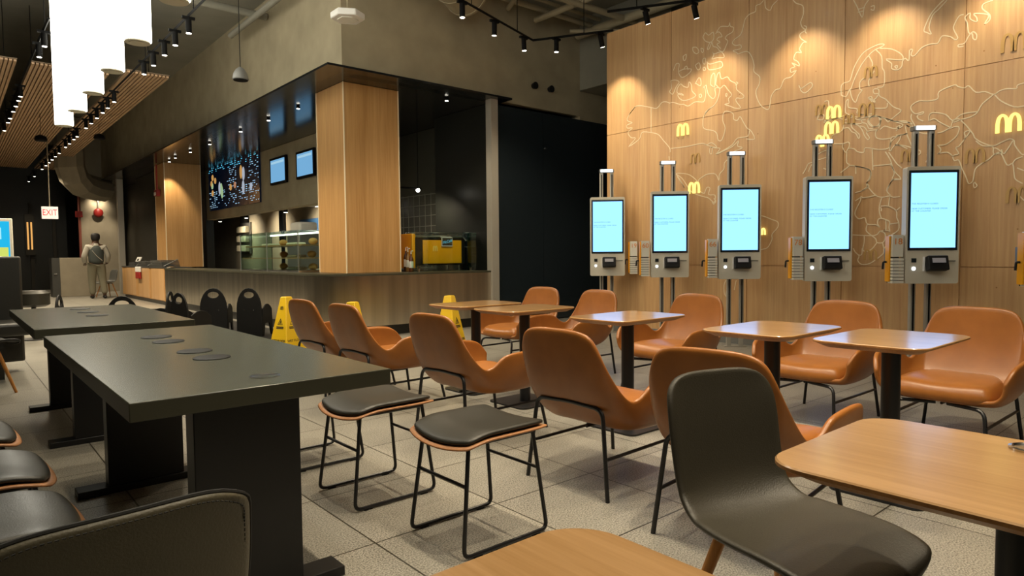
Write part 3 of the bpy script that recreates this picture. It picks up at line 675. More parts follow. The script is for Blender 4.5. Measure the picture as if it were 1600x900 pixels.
for x, y in ((-.4, 0), (.4, 0), (-.4, .35), (.4, .35)): mb.cyl((x, y, 0), (x, y, .09), .025, n=12)
mb.build('foot', M['chrome'], em)
sg = MB().box(-.012, .20, -.10, -.085, .40, .545).build('badge', M['white'], em, smooth=False); sg['label'] = 'small black badge with blue script on the machine'
MB().box(-.004, .192, -.104, -.1005, .415, .538).build('badge_face', M['ink'], sg, smooth=False)
text('badge_lettering', 'McCafé', .062, emis('badge_blue', (.2, .65, .85), .7), Matrix.Translation((.094, -.1045, .476)) @ FACE_S @ Matrix.Rotation(R(12), 4, 'Z'), sg, shear=.3)
arches(.085, .085, .004, Matrix.Translation((-.13, -.0765, .325)) @ FACE_S).build('arches_mark', mat('arch_print', (1, .75, .2), .4), em, smooth=False)
t = thing('grinder', 'black coffee grinder right of the yellow espresso machine', 'coffee grinder', (6.80, 9.10, .901))
MB().box(-.09, .09, -.12, .12, 0, .40).build('body', M['black_plastic'], t, bevel=.02); MB().lathe([(.05, .401), (.085, .50), (.085, .62), (.05, .64)], (0, 0, 0)).build('hopper', M['black_glass'], t)
MB().box(-.03, .03, -.17, -.122, .24, .27).build('spout', M['chrome'], t, smooth=False)
for k, (x, y, h, lab) in enumerate(((5.47, 8.78, .32, 'dark syrup bottle with a pale label, nearest the oak column'), (5.50, 8.92, .36, 'taller syrup bottle behind the one nearest the column'), (5.56, 9.08, .38, 'rear syrup bottle with white pump beside the espresso machine'))):
    t = thing('syrup_bottle', lab, 'bottle', (x, y, .901)); MB().lathe([(.03, 0), (.036, .01), (.036, h*.62), (.014, h*.78), (.014, h*.86)]).build('body', mat('syrup_%d' % k, [(.12, .03, .01), (.25, .12, .03), (.05, .02, .01)][k], .15), t)
    MB().lathe([(.0365, h*.2), (.0368, h*.21), (.0368, h*.5), (.0365, h*.51)]).build('bottle_label', M['card_white'], t)
    mb = MB(); mb.cyl((0, 0, h*.86), (0, 0, h), .008, n=8); mb.tube([(0, 0, h), (0, -.05, h+.005)], .008); mb.build('pump', M['white'], t)
t = thing('glass_screen', 'frameless glass sneeze guard on the counter beside the espresso machine', 'glass screen', (6.1, 8.62, .901))
MB().box(-.72, .52, -.005, .005, 0, .62).build('pane', M['glass'], t, smooth=False)
MB().box(.52, .526, .006, .24, 0, .62).build('end_pane', glass('glass_edge', (.35, .6, .5, 1)), t, smooth=False)
for x in (-.6, .4): MB().box(x-.01, x+.01, -.015, .015, 0, .05).build('clamp', M['chrome'], t, smooth=False)
t = thing('soap_dispenser', 'white hand towel roll holder on the black wall above the grinder', 'dispenser', (7.62, 10.19, 1.98)); MB().box(-.05, .05, -.08, 0, 0, .22).build('cover', M['white'], t, bevel=.02); MB().box(-.04, .04, -.06, 0, .221, .35).build('bracket', M['black_plastic'], t, smooth=False)
t = thing('wall_clip', 'small dark clip on the black wall right of the white dispenser', 'clip', (7.80, 10.19, 2.2)); MB().box(-.03, .03, -.05, 0, 0, .18).build('clip', M['black_plastic'], t, bevel=.01); MB().box(-.015, .015, -.055, -.051, .03, .1).build('tag', M['grey_metal'], t, smooth=False)

# ------------------------------------------------------------------ kiosks
def kiosk(y, lab):
    t = thing('order_kiosk', lab, 'kiosk', (7.27, y, 0), R(45), 'self order kiosks')
    body = MB().poly(rrect(.49, 1.12, .022, cy=.56), (), .085, Matrix.Translation((-.045, 0, .84)) @ FACE_W).build('housing', M['kiosk_white'], t, bevel=.006)
    MB().poly(rrect(.455, .765, .006, cy=1.542), (), .004, Matrix.Translation((-.1302, 0, 0)) @ FACE_W).build('bezel', M['black_glass'], t, smooth=False)
    s = MB().box(-.1365, -.1345, -.207, .207, 1.185, 1.898).build('display', M['screen'], t, smooth=False)
    text('notice', 'THIS REGISTER IS CLOSED\n\nDEAR CUSTOMERS, PLEASE ORDER\nAT THE COUNTER', .021, M['screen_text'], Matrix.Translation((-.1368, .20, 1.57)) @ FACE_W, s, ext=.0002, align='LEFT', space=1.1)
    rd = MB(); rd.rot_box((-.18, -.02, 1.035), (.075, .185, .14), Matrix.Rotation(R(14), 3, 'Y')); rd = rd.build('card_reader', M['black_plastic'], t, bevel=.008)
    mb = MB(); mb.rot_box((-.226, -.015, 1.065), (.004, .12, .045), Matrix.Rotation(R(14), 3, 'Y')); mb.build('reader_display', mat('reader_grey', (.25, .23, .22), .3, emit=.12, ecol=(.5, .5, .55, 1)), rd, smooth=False)
    mb = MB(); mb.rot_box((-.208, -.02, 1.0), (.008, .12, .03), Matrix.Rotation(R(14), 3, 'Y')); mb.build('keypad', M['tray_grey'], rd, smooth=False)
    MB().box(-.155, -.131, .075, .085, .96, 1.10).build('reader_bracket', M['white'], t, smooth=False)
    MB().box(-.135, -.131, -.215, -.115, 1.052, 1.060).build('receipt_slot', M['ink'], t, smooth=False)
    MB().box(-.134, -.131, -.0+.145, .190, 1.045, 1.085).build('barcode_window', M['black_glass'], t, smooth=False)
    MB().cyl((-.131, .168, .985), (-.137, .168, .985), .017, n=16).build('status_light', M['cap_light'], t)
    for s_ in (-1, 1):
        MB().box(.05, .10, s_*.075-.026, s_*.075+.026, 0, 2.33).build('post', M['post_metal'], t, bevel=.008)
        MB().box(.04, .05, s_*.075-.006, s_*.075+.006, .2, 2.30).build('post_groove', M['black_fixture'], t, smooth=False)
    MB().box(-.044, .049, -.1, .1, 1.0, 1.85).build('mount', M['grey_metal'], t, smooth=False)
    MB().box(.035, .115, -.105, .105, 2.331, 2.375).build('post_cap', M['grey_metal'], t, bevel=.004)
    MB().box(.022, .034, -.085, .085, 2.335, 2.372).build('cap_lamp', M['cap_light'], t, smooth=False)
    MB().box(.03, .12, -.13, .13, 0, .012).build('base_plate', M['post_metal'], t, smooth=False)
    return t
KY = [(6.36, 'leftmost wall-side order kiosk, beside the black glass wall'), (5.29, 'second order kiosk from the left, below the highest glowing arches'), (4.29, 'middle order kiosk of the five along the map wall'),
      (3.25, 'fourth order kiosk from the left, its post cap in front of glowing arches'), (2.27, 'rightmost and largest order kiosk along the map wall')]
k0 = kiosk(*KY[0])
for y, lab in KY[1:]: dup(k0, (7.27, y, 0), R(45), lab)

def locator_rack(y, z, num, lab):
    s_ = -1 if num == '19' else 1; t = thing('number_rack', lab, 'rack', (7.25-.7071*(.315 if s_ > 0 else .37)*s_, y-.02+.7071*(.315 if s_ > 0 else .37)*s_, z), R(45), 'table number racks beside the kiosks')
    MB().box(-.075, .0, .055, .070, -.22, .22).build('side_plate', M['machine_yellow'], t, smooth=False)
    MB().box(.0, .06, -.05, .05, -.1, .1).build('wall_bracket', M['grey_metal'], t, smooth=False)
    MB().box(-.10, -.02, -.05, .05, .02, .23).build('number_card', M['card_white'], t, smooth=False)
    for k in range(8): MB().box(-.115, -.02, -.052, .052, -.235+k*.031, -.235+k*.031+.024).build('card_slot', M['card_white'], t, smooth=False)
    MB().box(-.018, -.001, -.05, .05, -.235, .02).build('backplate', M['ink'], t, smooth=False)
    if num: text('number', num, .085, M['orange'], Matrix.Translation((-.102, 0, .165)) @ FACE_W, t)
    mb = MB(); mb.tube(bend([(-.05, .08, -.03), (-.05, .11, -.03), (-.05, .115, -.10)], .015), .010); mb.build('hook', M['black_plastic'], t)
    return t
for y, z, n, lab in ((6.36, 1.10, '19', 'white number rack between the first and second kiosks, hung by the first'), (5.29, 1.09, '60', 'white number rack at the left side of the second kiosk'), (4.29, 1.09, '66', 'white number rack left of the middle kiosk'),
                     (3.25, 1.09, '78', 'number rack marked 78 left of the fourth kiosk'), (2.27, 1.08, '18', 'number rack marked 18 left of the rightmost kiosk'), (1.22, 1.08, '', 'yellow sided number rack cut by the right edge of the photo')):
    locator_rack(y, z, n, lab)

# ------------------------------------------------------------------ tan armchairs
RIM = [(-.430, 0, .800), (-.430, .12, .797), (-.422, .205, .775), (-.402, .245, .71), (-.37, .266, .63), (-.32, .286, .54), (-.25, .306, .463), (-.185, .326, .482), (-.13, .341, .533), (-.03, .355, .552), (.12, .357, .550), (.24, .342, .525), (.30, .312, .44)]
BOT = [(-.235, 0, .325), (-.233, .07, .325), (-.222, .13, .32), (-.20, .175, .312), (-.165, .205, .305), (-.115, .223, .300), (-.06, .232, .298), (-.0, .238, .298), (.06, .243, .298), (.12, .248, .300), (.18, .25, .304), (.235, .25, .312), (.27, .25, .335)]
def armchair():
    t = thing('armchair', 'x', 'armchair', (0, 0, 0), 0, 'tan leather armchairs')
    n = 26; T = [0, .04, .14, .30, .48, .66, .82, .93, 1.0]; cols = []
    for j in range(-n, n+1):
        u = abs(j)/n; s = -1 if j < 0 else 1; a, b = cm(RIM, u), cm(BOT, u); sp = Vector((-.13+.40*u, 0, .298+.02*u**6))
        c = Vector((b.x+(a.x-b.x)*.70, b.y+(a.y-b.y)*.95+.012, b.z+(a.z-b.z)*.10+.004))
        if u < .3: c.z += (.3-u)*.16
        col = [a*(1-q)**2 + c*2*q*(1-q) + b*q*q for q in T]
        col += [b.lerp(sp, q) + Vector((0, 0, -.006*math.sin(PI*q))) for q in (.25, .55, 1.0)]
        cols.append([(p.x, p.y*s, p.z) for p in col])
    mb = MB(); mb.grid(cols)
    mb.build('shell', M['tan_leather'], t, solid=.026, off=0, sub=1, weld=.0008)
    rows = []; prof = [(.0, 1.0), (.25, 1.03), (.6, 1.0), (.85, .93), (1.0, .80), (1.06, .5), (1.08, 0)]
    pl = [(-.235, .0), (-.235, .13), (-.20, .185), (-.1, .225), (.05, .245), (.17, .25), (.245, .24), (.275, .18), (.285, 0)]
    out = [cm([(x, y, 0) for x, y in pl], k/20) for k in range(21)]; ring = [(p.x, p.y) for p in out] + [(p.x, -p.y) for p in out[1:-1]][::-1]
    for h, f in prof: rows.append([(.02+(x-.02)*f, y*f, .328+h*.085 + (.012*(abs(y)/.25)**2*f*f if f < 1 else 0) - (.012*max(0, x*f/.28)**2)) for x, y in ring])
    mb = MB(); mb.grid(rows, closed=True); bmesh.ops.remove_doubles(mb.bm, verts=mb.bm.verts, dist=.0005)
    mb.build('seat_cushion', M['tan_leather'], t, sub=1)
    for s in (-1, 1):
        MB().tube(bend([(-.36, s*.265, 0), (-.335, s*.215, .42), (-.335, s*.03, .43)], .05), .0105).build('leg', M['black_metal'], t)
        MB().tube(bend([(.33, s*.255, 0), (.275, s*.225, .283), (.20, s*.03, .283)], .05), .0105).build('leg', M['black_metal'], t)
        MB().tube([(-.349, s*.243, .19), (.302, s*.240, .19)], .0085).build('stretcher', M['black_metal'], t)
    mb = MB(); mb.tube([(-.335, -.04, .43), (-.335, .04, .43)], .0105)
    for s in (-1, 1): mb.cyl((-.335, s*.13, .43), (-.327, s*.13, .432), .018, .022, n=12)
    mb.tube([(-.20, 0, .280), (.2, 0, .280)], .008)
    mb.build('seat_frame', M['black_metal'], t)
    return t
ac = armchair()
NEAR = [(2.66, 5.36, 4, 'tan armchair seen from behind, farthest of the near row, beside the wet floor cone'), (2.66, 4.58, 2, 'tan armchair seen from behind, second of the near row counted from the counter'), (2.66, 3.40, 2, 'tan armchair seen from behind, middle one of the near row'),
        (2.63, 2.27, 2, 'tan armchair seen from behind right of the nearest black stool, whole back in view'), (2.55, 1.42, 6, 'tan armchair mostly hidden behind the black shell chair')]
FARR = [(4.55, 5.25, 183, 'tan armchair facing us, farthest one before the black glass wall'), (4.50, 4.42, 178, 'tan armchair facing us in front of the leftmost kiosk'), (4.56, 3.30, 181, 'tan armchair facing us below the second and third kiosks'),
        (4.55, 2.06, 180, 'tan armchair facing us below the fourth kiosk'), (4.50, 1.24, 180, 'tan armchair facing us at the right edge, below the rightmost kiosk')]
first = True
for x, y, a, lab in NEAR+FARR:
    if first: ac.location = (x, y, 0); ac.rotation_euler = (0, 0, R(a)); ac['label'] = lab; first = False
    else: dup(ac, (x, y, 0), R(a), lab)

# ------------------------------------------------------------------ oak pedestal tables
def oak_table(lx, ly, r=.09, nm='pedestal_table'):
    t = thing(nm, 'x', 'table', (0, 0, 0), 0, 'small oak topped tables')
    mb = MB(); rings = [(0, .0, .740), (1, .0, .736), (1, .0, .728), (.0, -.035, .712)]
    def ring(ins, z): return [(x, y, z) for x, y in rrect(lx-2*ins, ly-2*ins, max(r-ins*.6, .02), 8)]
    rows = [ring(.003, .740), ring(0, .737), ring(0, .730), ring(.05, .706)]
    mb.grid(rows, closed=True); top = MB()
    vs = [mb.bm.verts.new(p) for p in ring(.003, .740)]; mb.bm.faces.new(vs); vs = [mb.bm.verts.new(p) for p in ring(.05, .706)]; mb.bm.faces.new(vs[::-1])
    o = mb.build('tabletop', M['oak_top'], t, weld=.0004); o.data.materials.append(M['oak_edge'])
    for p in o.data.polygons:
        if p.normal.z < .5: p.material_index = 1
    MB().cyl((0, 0, .012), (0, 0, .694), .042, n=28).build('column', M['black_metal'], t)
    MB().box(-.14, .14, -.14, .14, .694, .705).build('mounting_plate', M['black_metal'], t, smooth=False)
    MB().poly(rrect(.42, .42, .05), (), .012).build('base', M['black_metal'], t, smooth=False)
    return t
T0 = oak_table(.70, .50)
TB = [(3.42, 1.20, 'oak topped table with bluish screen glare, rightmost of the far row'), (3.42, 1.80, 'oak topped table second from the right in the far row'), (3.43, 2.82, 'oak topped table before the second and third kiosks'), (3.40, 3.82, 'oak topped table second from the left, overlapping the leftmost one'), (3.42, 4.47, 'leftmost and farthest oak topped table, yellow cone behind it')]
for i, (x, y, lab) in enumerate(TB):
    if i == 0: T0.location = (x, y, 0); T0['label'] = lab
    else: dup(T0, (x, y, 0), 0, lab)
TN = oak_table(.55, .74, .085); TN.location = (1.48, .29, 0); TN['label'] = 'large near oak topped table at the right edge with a metal ring in its top'
gr = MB(); gr.lathe([(.040, 0), (.040, .004), (.034, .0055), (.030, .002), (.001, .002)]); g0 = gr.build('charging_disc', M['chrome'], TN); g0.location = (.20, .03, .7405)
TF = dup(TN, (.455, .33, 0), 0, 'nearest oak topped table cut by the bottom edge of the photo')
for ch in list(TF.children):
    if ch.name.startswith('charging'): bpy.data.objects.remove(ch)

# ------------------------------------------------------------------ dark communal tables
def communal(x0, x1, y0, y1, slabs, discs, lab):
    cx, cy = (x0+x1)/2, (y0+y1)/2
    t = thing('communal_table', lab, 'table', (cx, cy, 0), 0, 'dark communal tables')
    top = MB().box(x0-cx, x1-cx, y0-cy, y1-cy, .695, .75).build('tabletop', M['dark_top'], t, bevel=.003); top.data.materials.append(M['dark_edge'])
    for p in top.data.polygons:
        if abs(p.normal.z) < .5: p.material_index = 1
    for y in slabs:
        l = MB().box(.56-cx, .90-cx, y-.045-cy, y+.045-cy, .035, .694).build('leg', M['black_metal'], t, bevel=.003)
        MB().box(.43-cx, 1.05-cx, y-.055-cy, y+.055-cy, 0, .035).build('foot_bar', M['black_metal'], l, bevel=.003)
    for y in discs:
        d = MB().lathe([(.068, 0), (.070, .002), (.066, .004), (.05, .0045), (.001, .0045)], n=32).build('charging_pad', M['black_plastic'], t); d.location = (.79-cx, y-cy, .7505)
        d = MB().lathe([(.0665, .0), (.0665, .0045), (.0655, .005), (.0655, .0)], n=32)
    return t
communal(.365, 1.185, 2.05, 4.16, (2.22, 3.74), (3.69, 3.45, 3.01, 2.77), 'nearest dark communal table with four black discs set in its top')
communal(.36, 1.21, 4.58, 6.55, (4.86, 6.12), (6.2, 5.79, 5.41), 'farther dark communal table, its near edge against the nearest one')
tag(MB().lathe([(.05, 0), (.05, .001), (.044, .002), (.04, .001), (.001, .001)], (.80, 2.22, .7505), n=32).build('clear_disc', M['chrome']), 'thin clear ring near the front edge of the nearest dark table', 'disc')

# ------------------------------------------------------------------ black stools with wire sled legs
def stool():
    t = thing('stool', 'x', 'stool', (0, 0, 0), 0, 'black padded stools with wire legs')
    def pad(z0, th, w, grow, dome, nm, m, sub):
        n = 14; rows = []
        for i in range(n+1):
            v = -1+2*i/n; row = []
            for j in range(n+1):
                u = -1+2*j/n; x = u*w*(1-.06*abs(v)**3); y = v*w*(1.0-.07*abs(u)**4)
                if u < 0: x -= .018*(1-v*v)*abs(u)
                z = z0 + .020*(v*v) - .028*max(0, -u-.45)**1.5*2.2 + dome*(1-u**4)*(1-v**4); row.append((x, y, z))
            rows.append(row)
        mb = MB(); mb.grid(rows); return mb.build(nm, m, t, solid=th, off=-1, bevel=0, sub=sub)
    pad(.436, .012, .222, 0, 0, 'seat_shell', M['ply'], 1)
    pad(.458, .020, .208, 0, .012, 'seat_pad', M['black_leather'], 1)
    for s in (-1, 1):
        y = s*.185
        P = bend([(-.165, s*.155, .425), (-.215, y, .011), (.215, y, .011), (.165, s*.155, .425)], .035)
        MB().tube(P, .0085).build('leg', M['black_metal'], t)
        MB().tube([(-.17, s*.155, .425), (.17, s*.155, .425)], .0085).build('seat_rail', M['black_metal'], t)
    MB().tube([(-.183, -.165, .27), (-.183, .165, .27)], .007).build('stretcher', M['black_metal'], t)
    MB().tube([(.183, -.165, .27), (.183, .165, .27)], .007).build('stretcher', M['black_metal'], t)
    MB().tube([(-.10, -.155, .425), (-.10, .155, .425)], .007).build('cross_bar', M['black_metal'], t)
    for s in (-1, 1):
        for x in (-.15, .15): MB().box(x-.02, x+.02, s*.185-.008, s*.185+.008, 0, .004).build('glide', M['black_plastic'], t, smooth=False)
    return t
st = stool()
for i, (x, y, a, lab) in enumerate([(1.645, 2.145, 0, 'nearest black stool right of the dark table, whole frame in view'), (1.56, 2.85, 0, 'second black stool, behind the nearest one along the dark table'), (1.55, 3.56, 0, 'third black stool on the right, half hidden by the dark tabletop'),
                      (.035, 2.18, 180, 'black stool at the lower left, nearest on the left side of the dark table'), (.02, 2.74, 180, 'black stool on the left side, second from the near end'), (-.03, 3.38, 180, 'black stool at the left edge, farthest visible on that side')]):
    if i == 0: st.location = (x, y, 0); st['label'] = lab
    else: dup(st, (x, y, 0), R(a), lab)

# ------------------------------------------------------------------ shell chairs
def shell_chair(m, lab, cat='chair', stitch=False, w_top=.188, h_top=.815, group=None):
    t = thing('shell_chair', lab, cat, (0, 0, 0), 0, group)
    P = [(.275, 0, .402), (.252, 0, .430), (.15, 0, .445), (.02, 0, .440), (-.09, 0, .438), (-.165, 0, .455), (-.212, 0, .505), (-.235, 0, .58), (-.252, 0, .68), (-.268, 0, .76), (-.276, 0, h_top)]
    Wd = [.17, .205, .222, .225, .212, .198, .192, .193, .195, .190, w_top]
    n = 30; c = 14; rows = []
    for i in range(n+1):
        f = i/n; p = cm(P, f); w = cm([(x, 0, 0) for x in Wd], f).x; row = []
        curl = .02 if f < .45 else .028
        for j in range(c+1):
            v = -1+2*j/c; y = v*w; q = abs(v)**2.4
            d = Vector((0, 0, .022*q)) if f < .5 else Vector((.030*q, 0, 0))
            if .4 < f < .6: d = Vector((.02*q, 0, .014*q))
            p2 = Vector(p)
            if f > .86: tt = (f-.86)/.14; y *= 1-.20*tt**2.2; p2.z -= .016*tt*abs(v)**5; d = d*(1-.5*tt)
            if f < .14: tt = (.14-f)/.14; y *= 1-.12*tt**2; p2.x -= .03*tt*abs(v)**4
            row.append((p2.x+d.x, y, p2.z+d.z))
        rows.append(row)
    mb = MB(); mb.grid(rows); sh = mb.build('shell', m, t, solid=.020, off=0, sub=1)
    if stitch:
        edge = [rows[i][0] for i in range(0, n+1)] + rows[n][1:-1] + [rows[i][c] for i in range(n, -1, -1)]
        pts = [Vector(p)*1.0 for p in edge]
        mb = MB()
        ctr = Vector((-.25, 0, .65))
        for a_, b_ in zip(pts, pts[1:]):
            k = max(1, int((b_-a_).length/.007))
            for q in range(k):
                p0 = a_.lerp(b_, (q+.15)/k); p1 = a_.lerp(b_, (q+.75)/k)
                if p0.z > .5:
                    off = Vector((-.0125, 0, 0)); sft = lambda p: Vector((p.x, p.y*(1-.014/.2) if abs(p.y) > .1 else p.y, p.z-(.010 if p.z > .70 else 0)))
                    mb.cyl(sft(p0)+off, sft(p1)+off, .0012, n=5)
        mb.build('stitching', M['thread'], sh)
        MB().tube(pts, .0035, n=6).build('piping', M['thread'], sh)
    for sx in (-1, 1):
        for sy in (-1, 1): MB().cyl((sx*.11-.01, sy*.10, .405), (sx*.205-.01, sy*.205, 0), .017, .011, n=16).build('leg', M['oak_leg'], t)
    mb = MB(); mb.box(-.15, .13, -.02, .02, .398, .418); mb.box(-.02-.1, .0-.1, -.12, .12, .398, .412); mb.box(.09, .11, -.12, .12, .398, .412); mb.build('seat_frame', M['black_metal'], t, smooth=False)
    return t
c1 = shell_chair(M['brown_leather'], 'black leather shell chair with wooden legs beside the near oak table'); c1.location = (1.60, .80, 0); c1.rotation_euler = (0, 0, R(253))
c2 = shell_chair(M['olive_leather'], 'dark brown leather chair back with stitched edge at the lower left corner', stitch=True, w_top=.20, h_top=.80); c2.location = (.15, 1.30, 0); c2.rotation_euler = (0, 0, R(94.5))
c3 = shell_chair(M['black_plastic'], 'black shell chair with light wooden legs cut by the left edge'); c3.location = (.16, 7.20, 0); c3.rotation_euler = (0, 0, R(20))
c4 = shell_chair(mat('grey_shell', (.10, .10, .09), .5), 'grey shell chair with slim yellow wooden legs behind the standing worker'); c4.location = (3.60, 22.85, 0); c4.rotation_euler = (0, 0, R(200))

# ------------------------------------------------------------------ restaurant high chairs (black plastic, arched back with a handle)
def high_chair():
    t = thing('high_chair', 'x', 'high chair', (0, 0, 0), 0, 'black plastic high chairs')
    out = [(-.19, 0), (-.185, .40)] + [(-.185+.0+.185*(1-math.cos(R(a)))*1.0, .40+.30*math.sin(R(a))) for a in range(15, 180, 15)] + [(.185, .40), (.19, 0)]
    hole = [(.075*math.cos(R(a)), .60+.045*math.sin(R(a))) for a in range(0, 360, 20)]
    MX = Matrix(((0, 0, 1, 0), (1, 0, 0, 0), (0, 1, 0, 0), (0, 0, 0, 1)))
    b = MB().poly(out, [hole], .022, Matrix.Translation((-.17, 0, 0)) @ MX).build('backrest', M['black_plastic'], t, bevel=.005)
    mb = MB()
    for y in (-.07, .07): mb.cyl((-.172, y, .38), (-.176, y, .38), .009, n=10); mb.cyl((-.146, y, .38), (-.142, y, .38), .009, n=10)
    mb.build('bolt', M['chrome'], b)
    side = [(-.15, 0), (-.12, .40)] + [(-.12+.28*k/8, .40+.06*math.sin(PI*k/8)) for k in range(1, 8)] + [(.17, .38), (.20, .0), (.14, 0), (.08, .18), (-.05, .18), (-.09, 0)]
    for s in (-1, 1):
        MB().poly(side, (), .02, Matrix.Translation((0, s*.175+.01, 0)) @ Matrix(((1, 0, 0, 0), (0, 0, -1, 0), (0, 1, 0, 0), (0, 0, 0, 1)))).build('side_panel', M['black_plastic'], t, bevel=.004)
    MB().box(-.145, .14, -.163, .163, .24, .262).build('seat', M['black_plastic'], t, bevel=.006)
    MB().tube([(.17, -.164, .36), (.17, .164, .36)], .016).build('front_bar', M['black_plastic'], t)
    return t
hc = high_chair()
for i, (x, y, a, lab) in enumerate([(2.98, 10.15, 60, 'black plastic high chair with arched back handle, left of the pair before the steel counter'), (3.38, 9.72, 45, 'black plastic high chair, right of the pair before the steel counter'), (1.20, 9.9, -20, 'black high chair beyond the farther dark table, its arch seen side on'),
                                  (1.62, 9.2, 75, 'black high chair just beyond the far edge of the farther dark table'), (2.15, 9.9, 150, 'black high chair in front of the oak counter end'), (2.42, 9.35, 20, 'black high chair with rounded back next to the one before the oak counter')]):
    if i == 0: hc.location = (x, y, .0125); hc.rotation_euler = (0, 0, R(a)); hc['label'] = lab
    else: dup(hc, (x, y, .0125 if x > 2.8 else 0), R(a), lab)

# ------------------------------------------------------------------ wet floor cones
def cone(x, y, rz, lab):
    t = thing('wet_floor_cone', lab, 'wet floor sign', (x, y, 0), rz, 'yellow wet floor cones')
    H_, w0, w1 = .66, .155, .050
    mb = MB(); rows = [[(sx*w, sy*w, z) for sx, sy in ((1, 1), (-1, 1), (-1, -1), (1, -1))] for w, z in ((w0+.012, 0), (w0+.012, .012), (w0, .02), (w1, H_-.01), (w1-.008, H_))]
    mb.grid(rows, closed=True); mb.bm.verts.ensure_lookup_table(); mb.bm.faces.new(mb.bm.verts[-4:]); mb.build('body', M['yellow_plastic'], t, bevel=.006)
    sl = math.atan2(w0-w1, H_-.03)
    for k in range(4):
        A = Matrix.Rotation(R(90*k), 4, 'Z')
        def pl(z, e=.0015): w = w0+(w1-w0)*(z-.02)/(H_-.03); return A @ Matrix.Translation((0, -w-e, z)) @ Matrix.Rotation(-sl, 4, 'X') @ FACE_S
        arches(.05, .045, .001, pl(.50)).build('arches_mark', M['ink'], t, smooth=False)
        tri = [(-.045, -.03), (.045, -.03), (0, .05)]; ti = [(-.034, -.024), (.034, -.024), (0, .036)]
        MB().poly(tri, [ti], .001, pl(.35)).poly([(-.012, -.018), (.004, -.02), (.012, .005), (0, .02), (-.006, .0)], (), .001, pl(.35)).build('warning_triangle', M['ink'], t, smooth=False)
        MB().box(-.062, .062, -.001, .001, -.014, -.003).box(-.062, .062, -.001, .001, .003, .014).build('warning_band', M['ink'], t, smooth=False).matrix_local = pl(.285) @ FACE_S.inverted()
        text('lettering', 'WET FLOOR', .042, M['ink'], pl(.125), t)
    return t
cone(3.17, 7.99, R(20), 'yellow wet floor cone standing left of the farthest near armchair')
cone(3.31, 6.51, R(35), 'yellow wet floor cone mostly hidden behind the second near armchair')
cone(4.67, 6.63, R(25), 'yellow wet floor cone behind the leftmost oak table')

# ------------------------------------------------------------------ pendants, ceiling gear
def pendant(y, zb, lab, x=1.34, L=2.1):
    t = thing('pendant_lamp', lab, 'lamp', (x, y, zb), 0, 'glowing cylinder pendants')
    MB().lathe([(.104, .0), (.112, .008), (.112, L), (.104, L+.008)], n=40).build('shade', M['pendant_glow'], t)
    MB().lathe([(.100, -.012), (.100, -.001), (.07, -.001), (.001, -.001)], n=40).build('lower_ring', M['pendant_cap'], t)
    MB().lathe([(.066, -.016), (.066, -.0125), (.001, -.0125)], n=32).build('lower_disc', M['pendant_cap'], t)
    MB().cyl((0, 0, L+.008), (0, 0, CEIL-zb), .004, n=6).build('cord', M['black_fixture'], t)
    return t
PL = ['nearest glowing white cylinder pendant, only its foot in view at the top', 'second glowing cylinder pendant from the near end', 'third glowing cylinder pendant from the near end, right side of the bright cluster', 'fourth glowing cylinder pendant from the near end', 'fifth glowing cylinder pendant from the near end', 'farthest and lowest looking glowing cylinder pendant']
PY = [5.34, 6.56, 7.72, 8.88, 10.08, 11.28]
pendant(PY[0], 3.04, PL[0])
p0 = [o for o in COL.objects if o.name.startswith('pendant_lamp')][0]
for y, lab in zip(PY[1:], PL[1:]): dup(p0, (1.34, y, 3.04), 0, lab)
for y, n_ in zip((4.28, 3.12, 1.98, .82, -.34, -1.5), ('first', 'second', 'third', 'fourth', 'fifth', 'sixth')): dup(p0, (1.34, y, 3.04), 0, 'added unseen glowing cylinder pendant above the frame, %s one nearer than the nearest in view' % n_)  # row continued out of view, added to lift the ambient light

def slat_panel(x0, x1, y0, y1, lab):
    t = thing('slatted_ceiling_panel', lab, 'ceiling panel', ((x0+x1)/2, (y0+y1)/2, 4.2), 0, 'slatted wooden ceiling rafts'); w, d = (x1-x0)/2, (y1-y0)/2
    mb = MB(); n = int(2*w/.055)
    for k in range(n): x = -w+(k+.5)*2*w/n; mb.box(x-.019, x+.019, -d, d, 0, .030)
    mb.build('slats', M['slat'], t, smooth=False)
    MB().box(-w, w, -d, d, .036, .05).build('backing', mat('slat_back', (.20, .14, .09), .8), t, smooth=False)
    for y in (-d+1, 0, d-1):
        for x in (-w+.1, w-.1): MB().cyl((x, y, .05), (x, y, CEIL-4.2), .006, n=6).build('hanger', M['black_fixture'], t)
    return t
slat_panel(2.36, 3.0, 12.4, 27.5, 'narrow slatted wood ceiling raft beside the plaster bulkhead')
slat_panel(1.12, 2.18, 12.8, 27.5, 'middle slatted wood ceiling raft behind the pendants')
slat_panel(-1.2, .95, 12.8, 27.5, 'slatted wood ceiling raft at the far left')

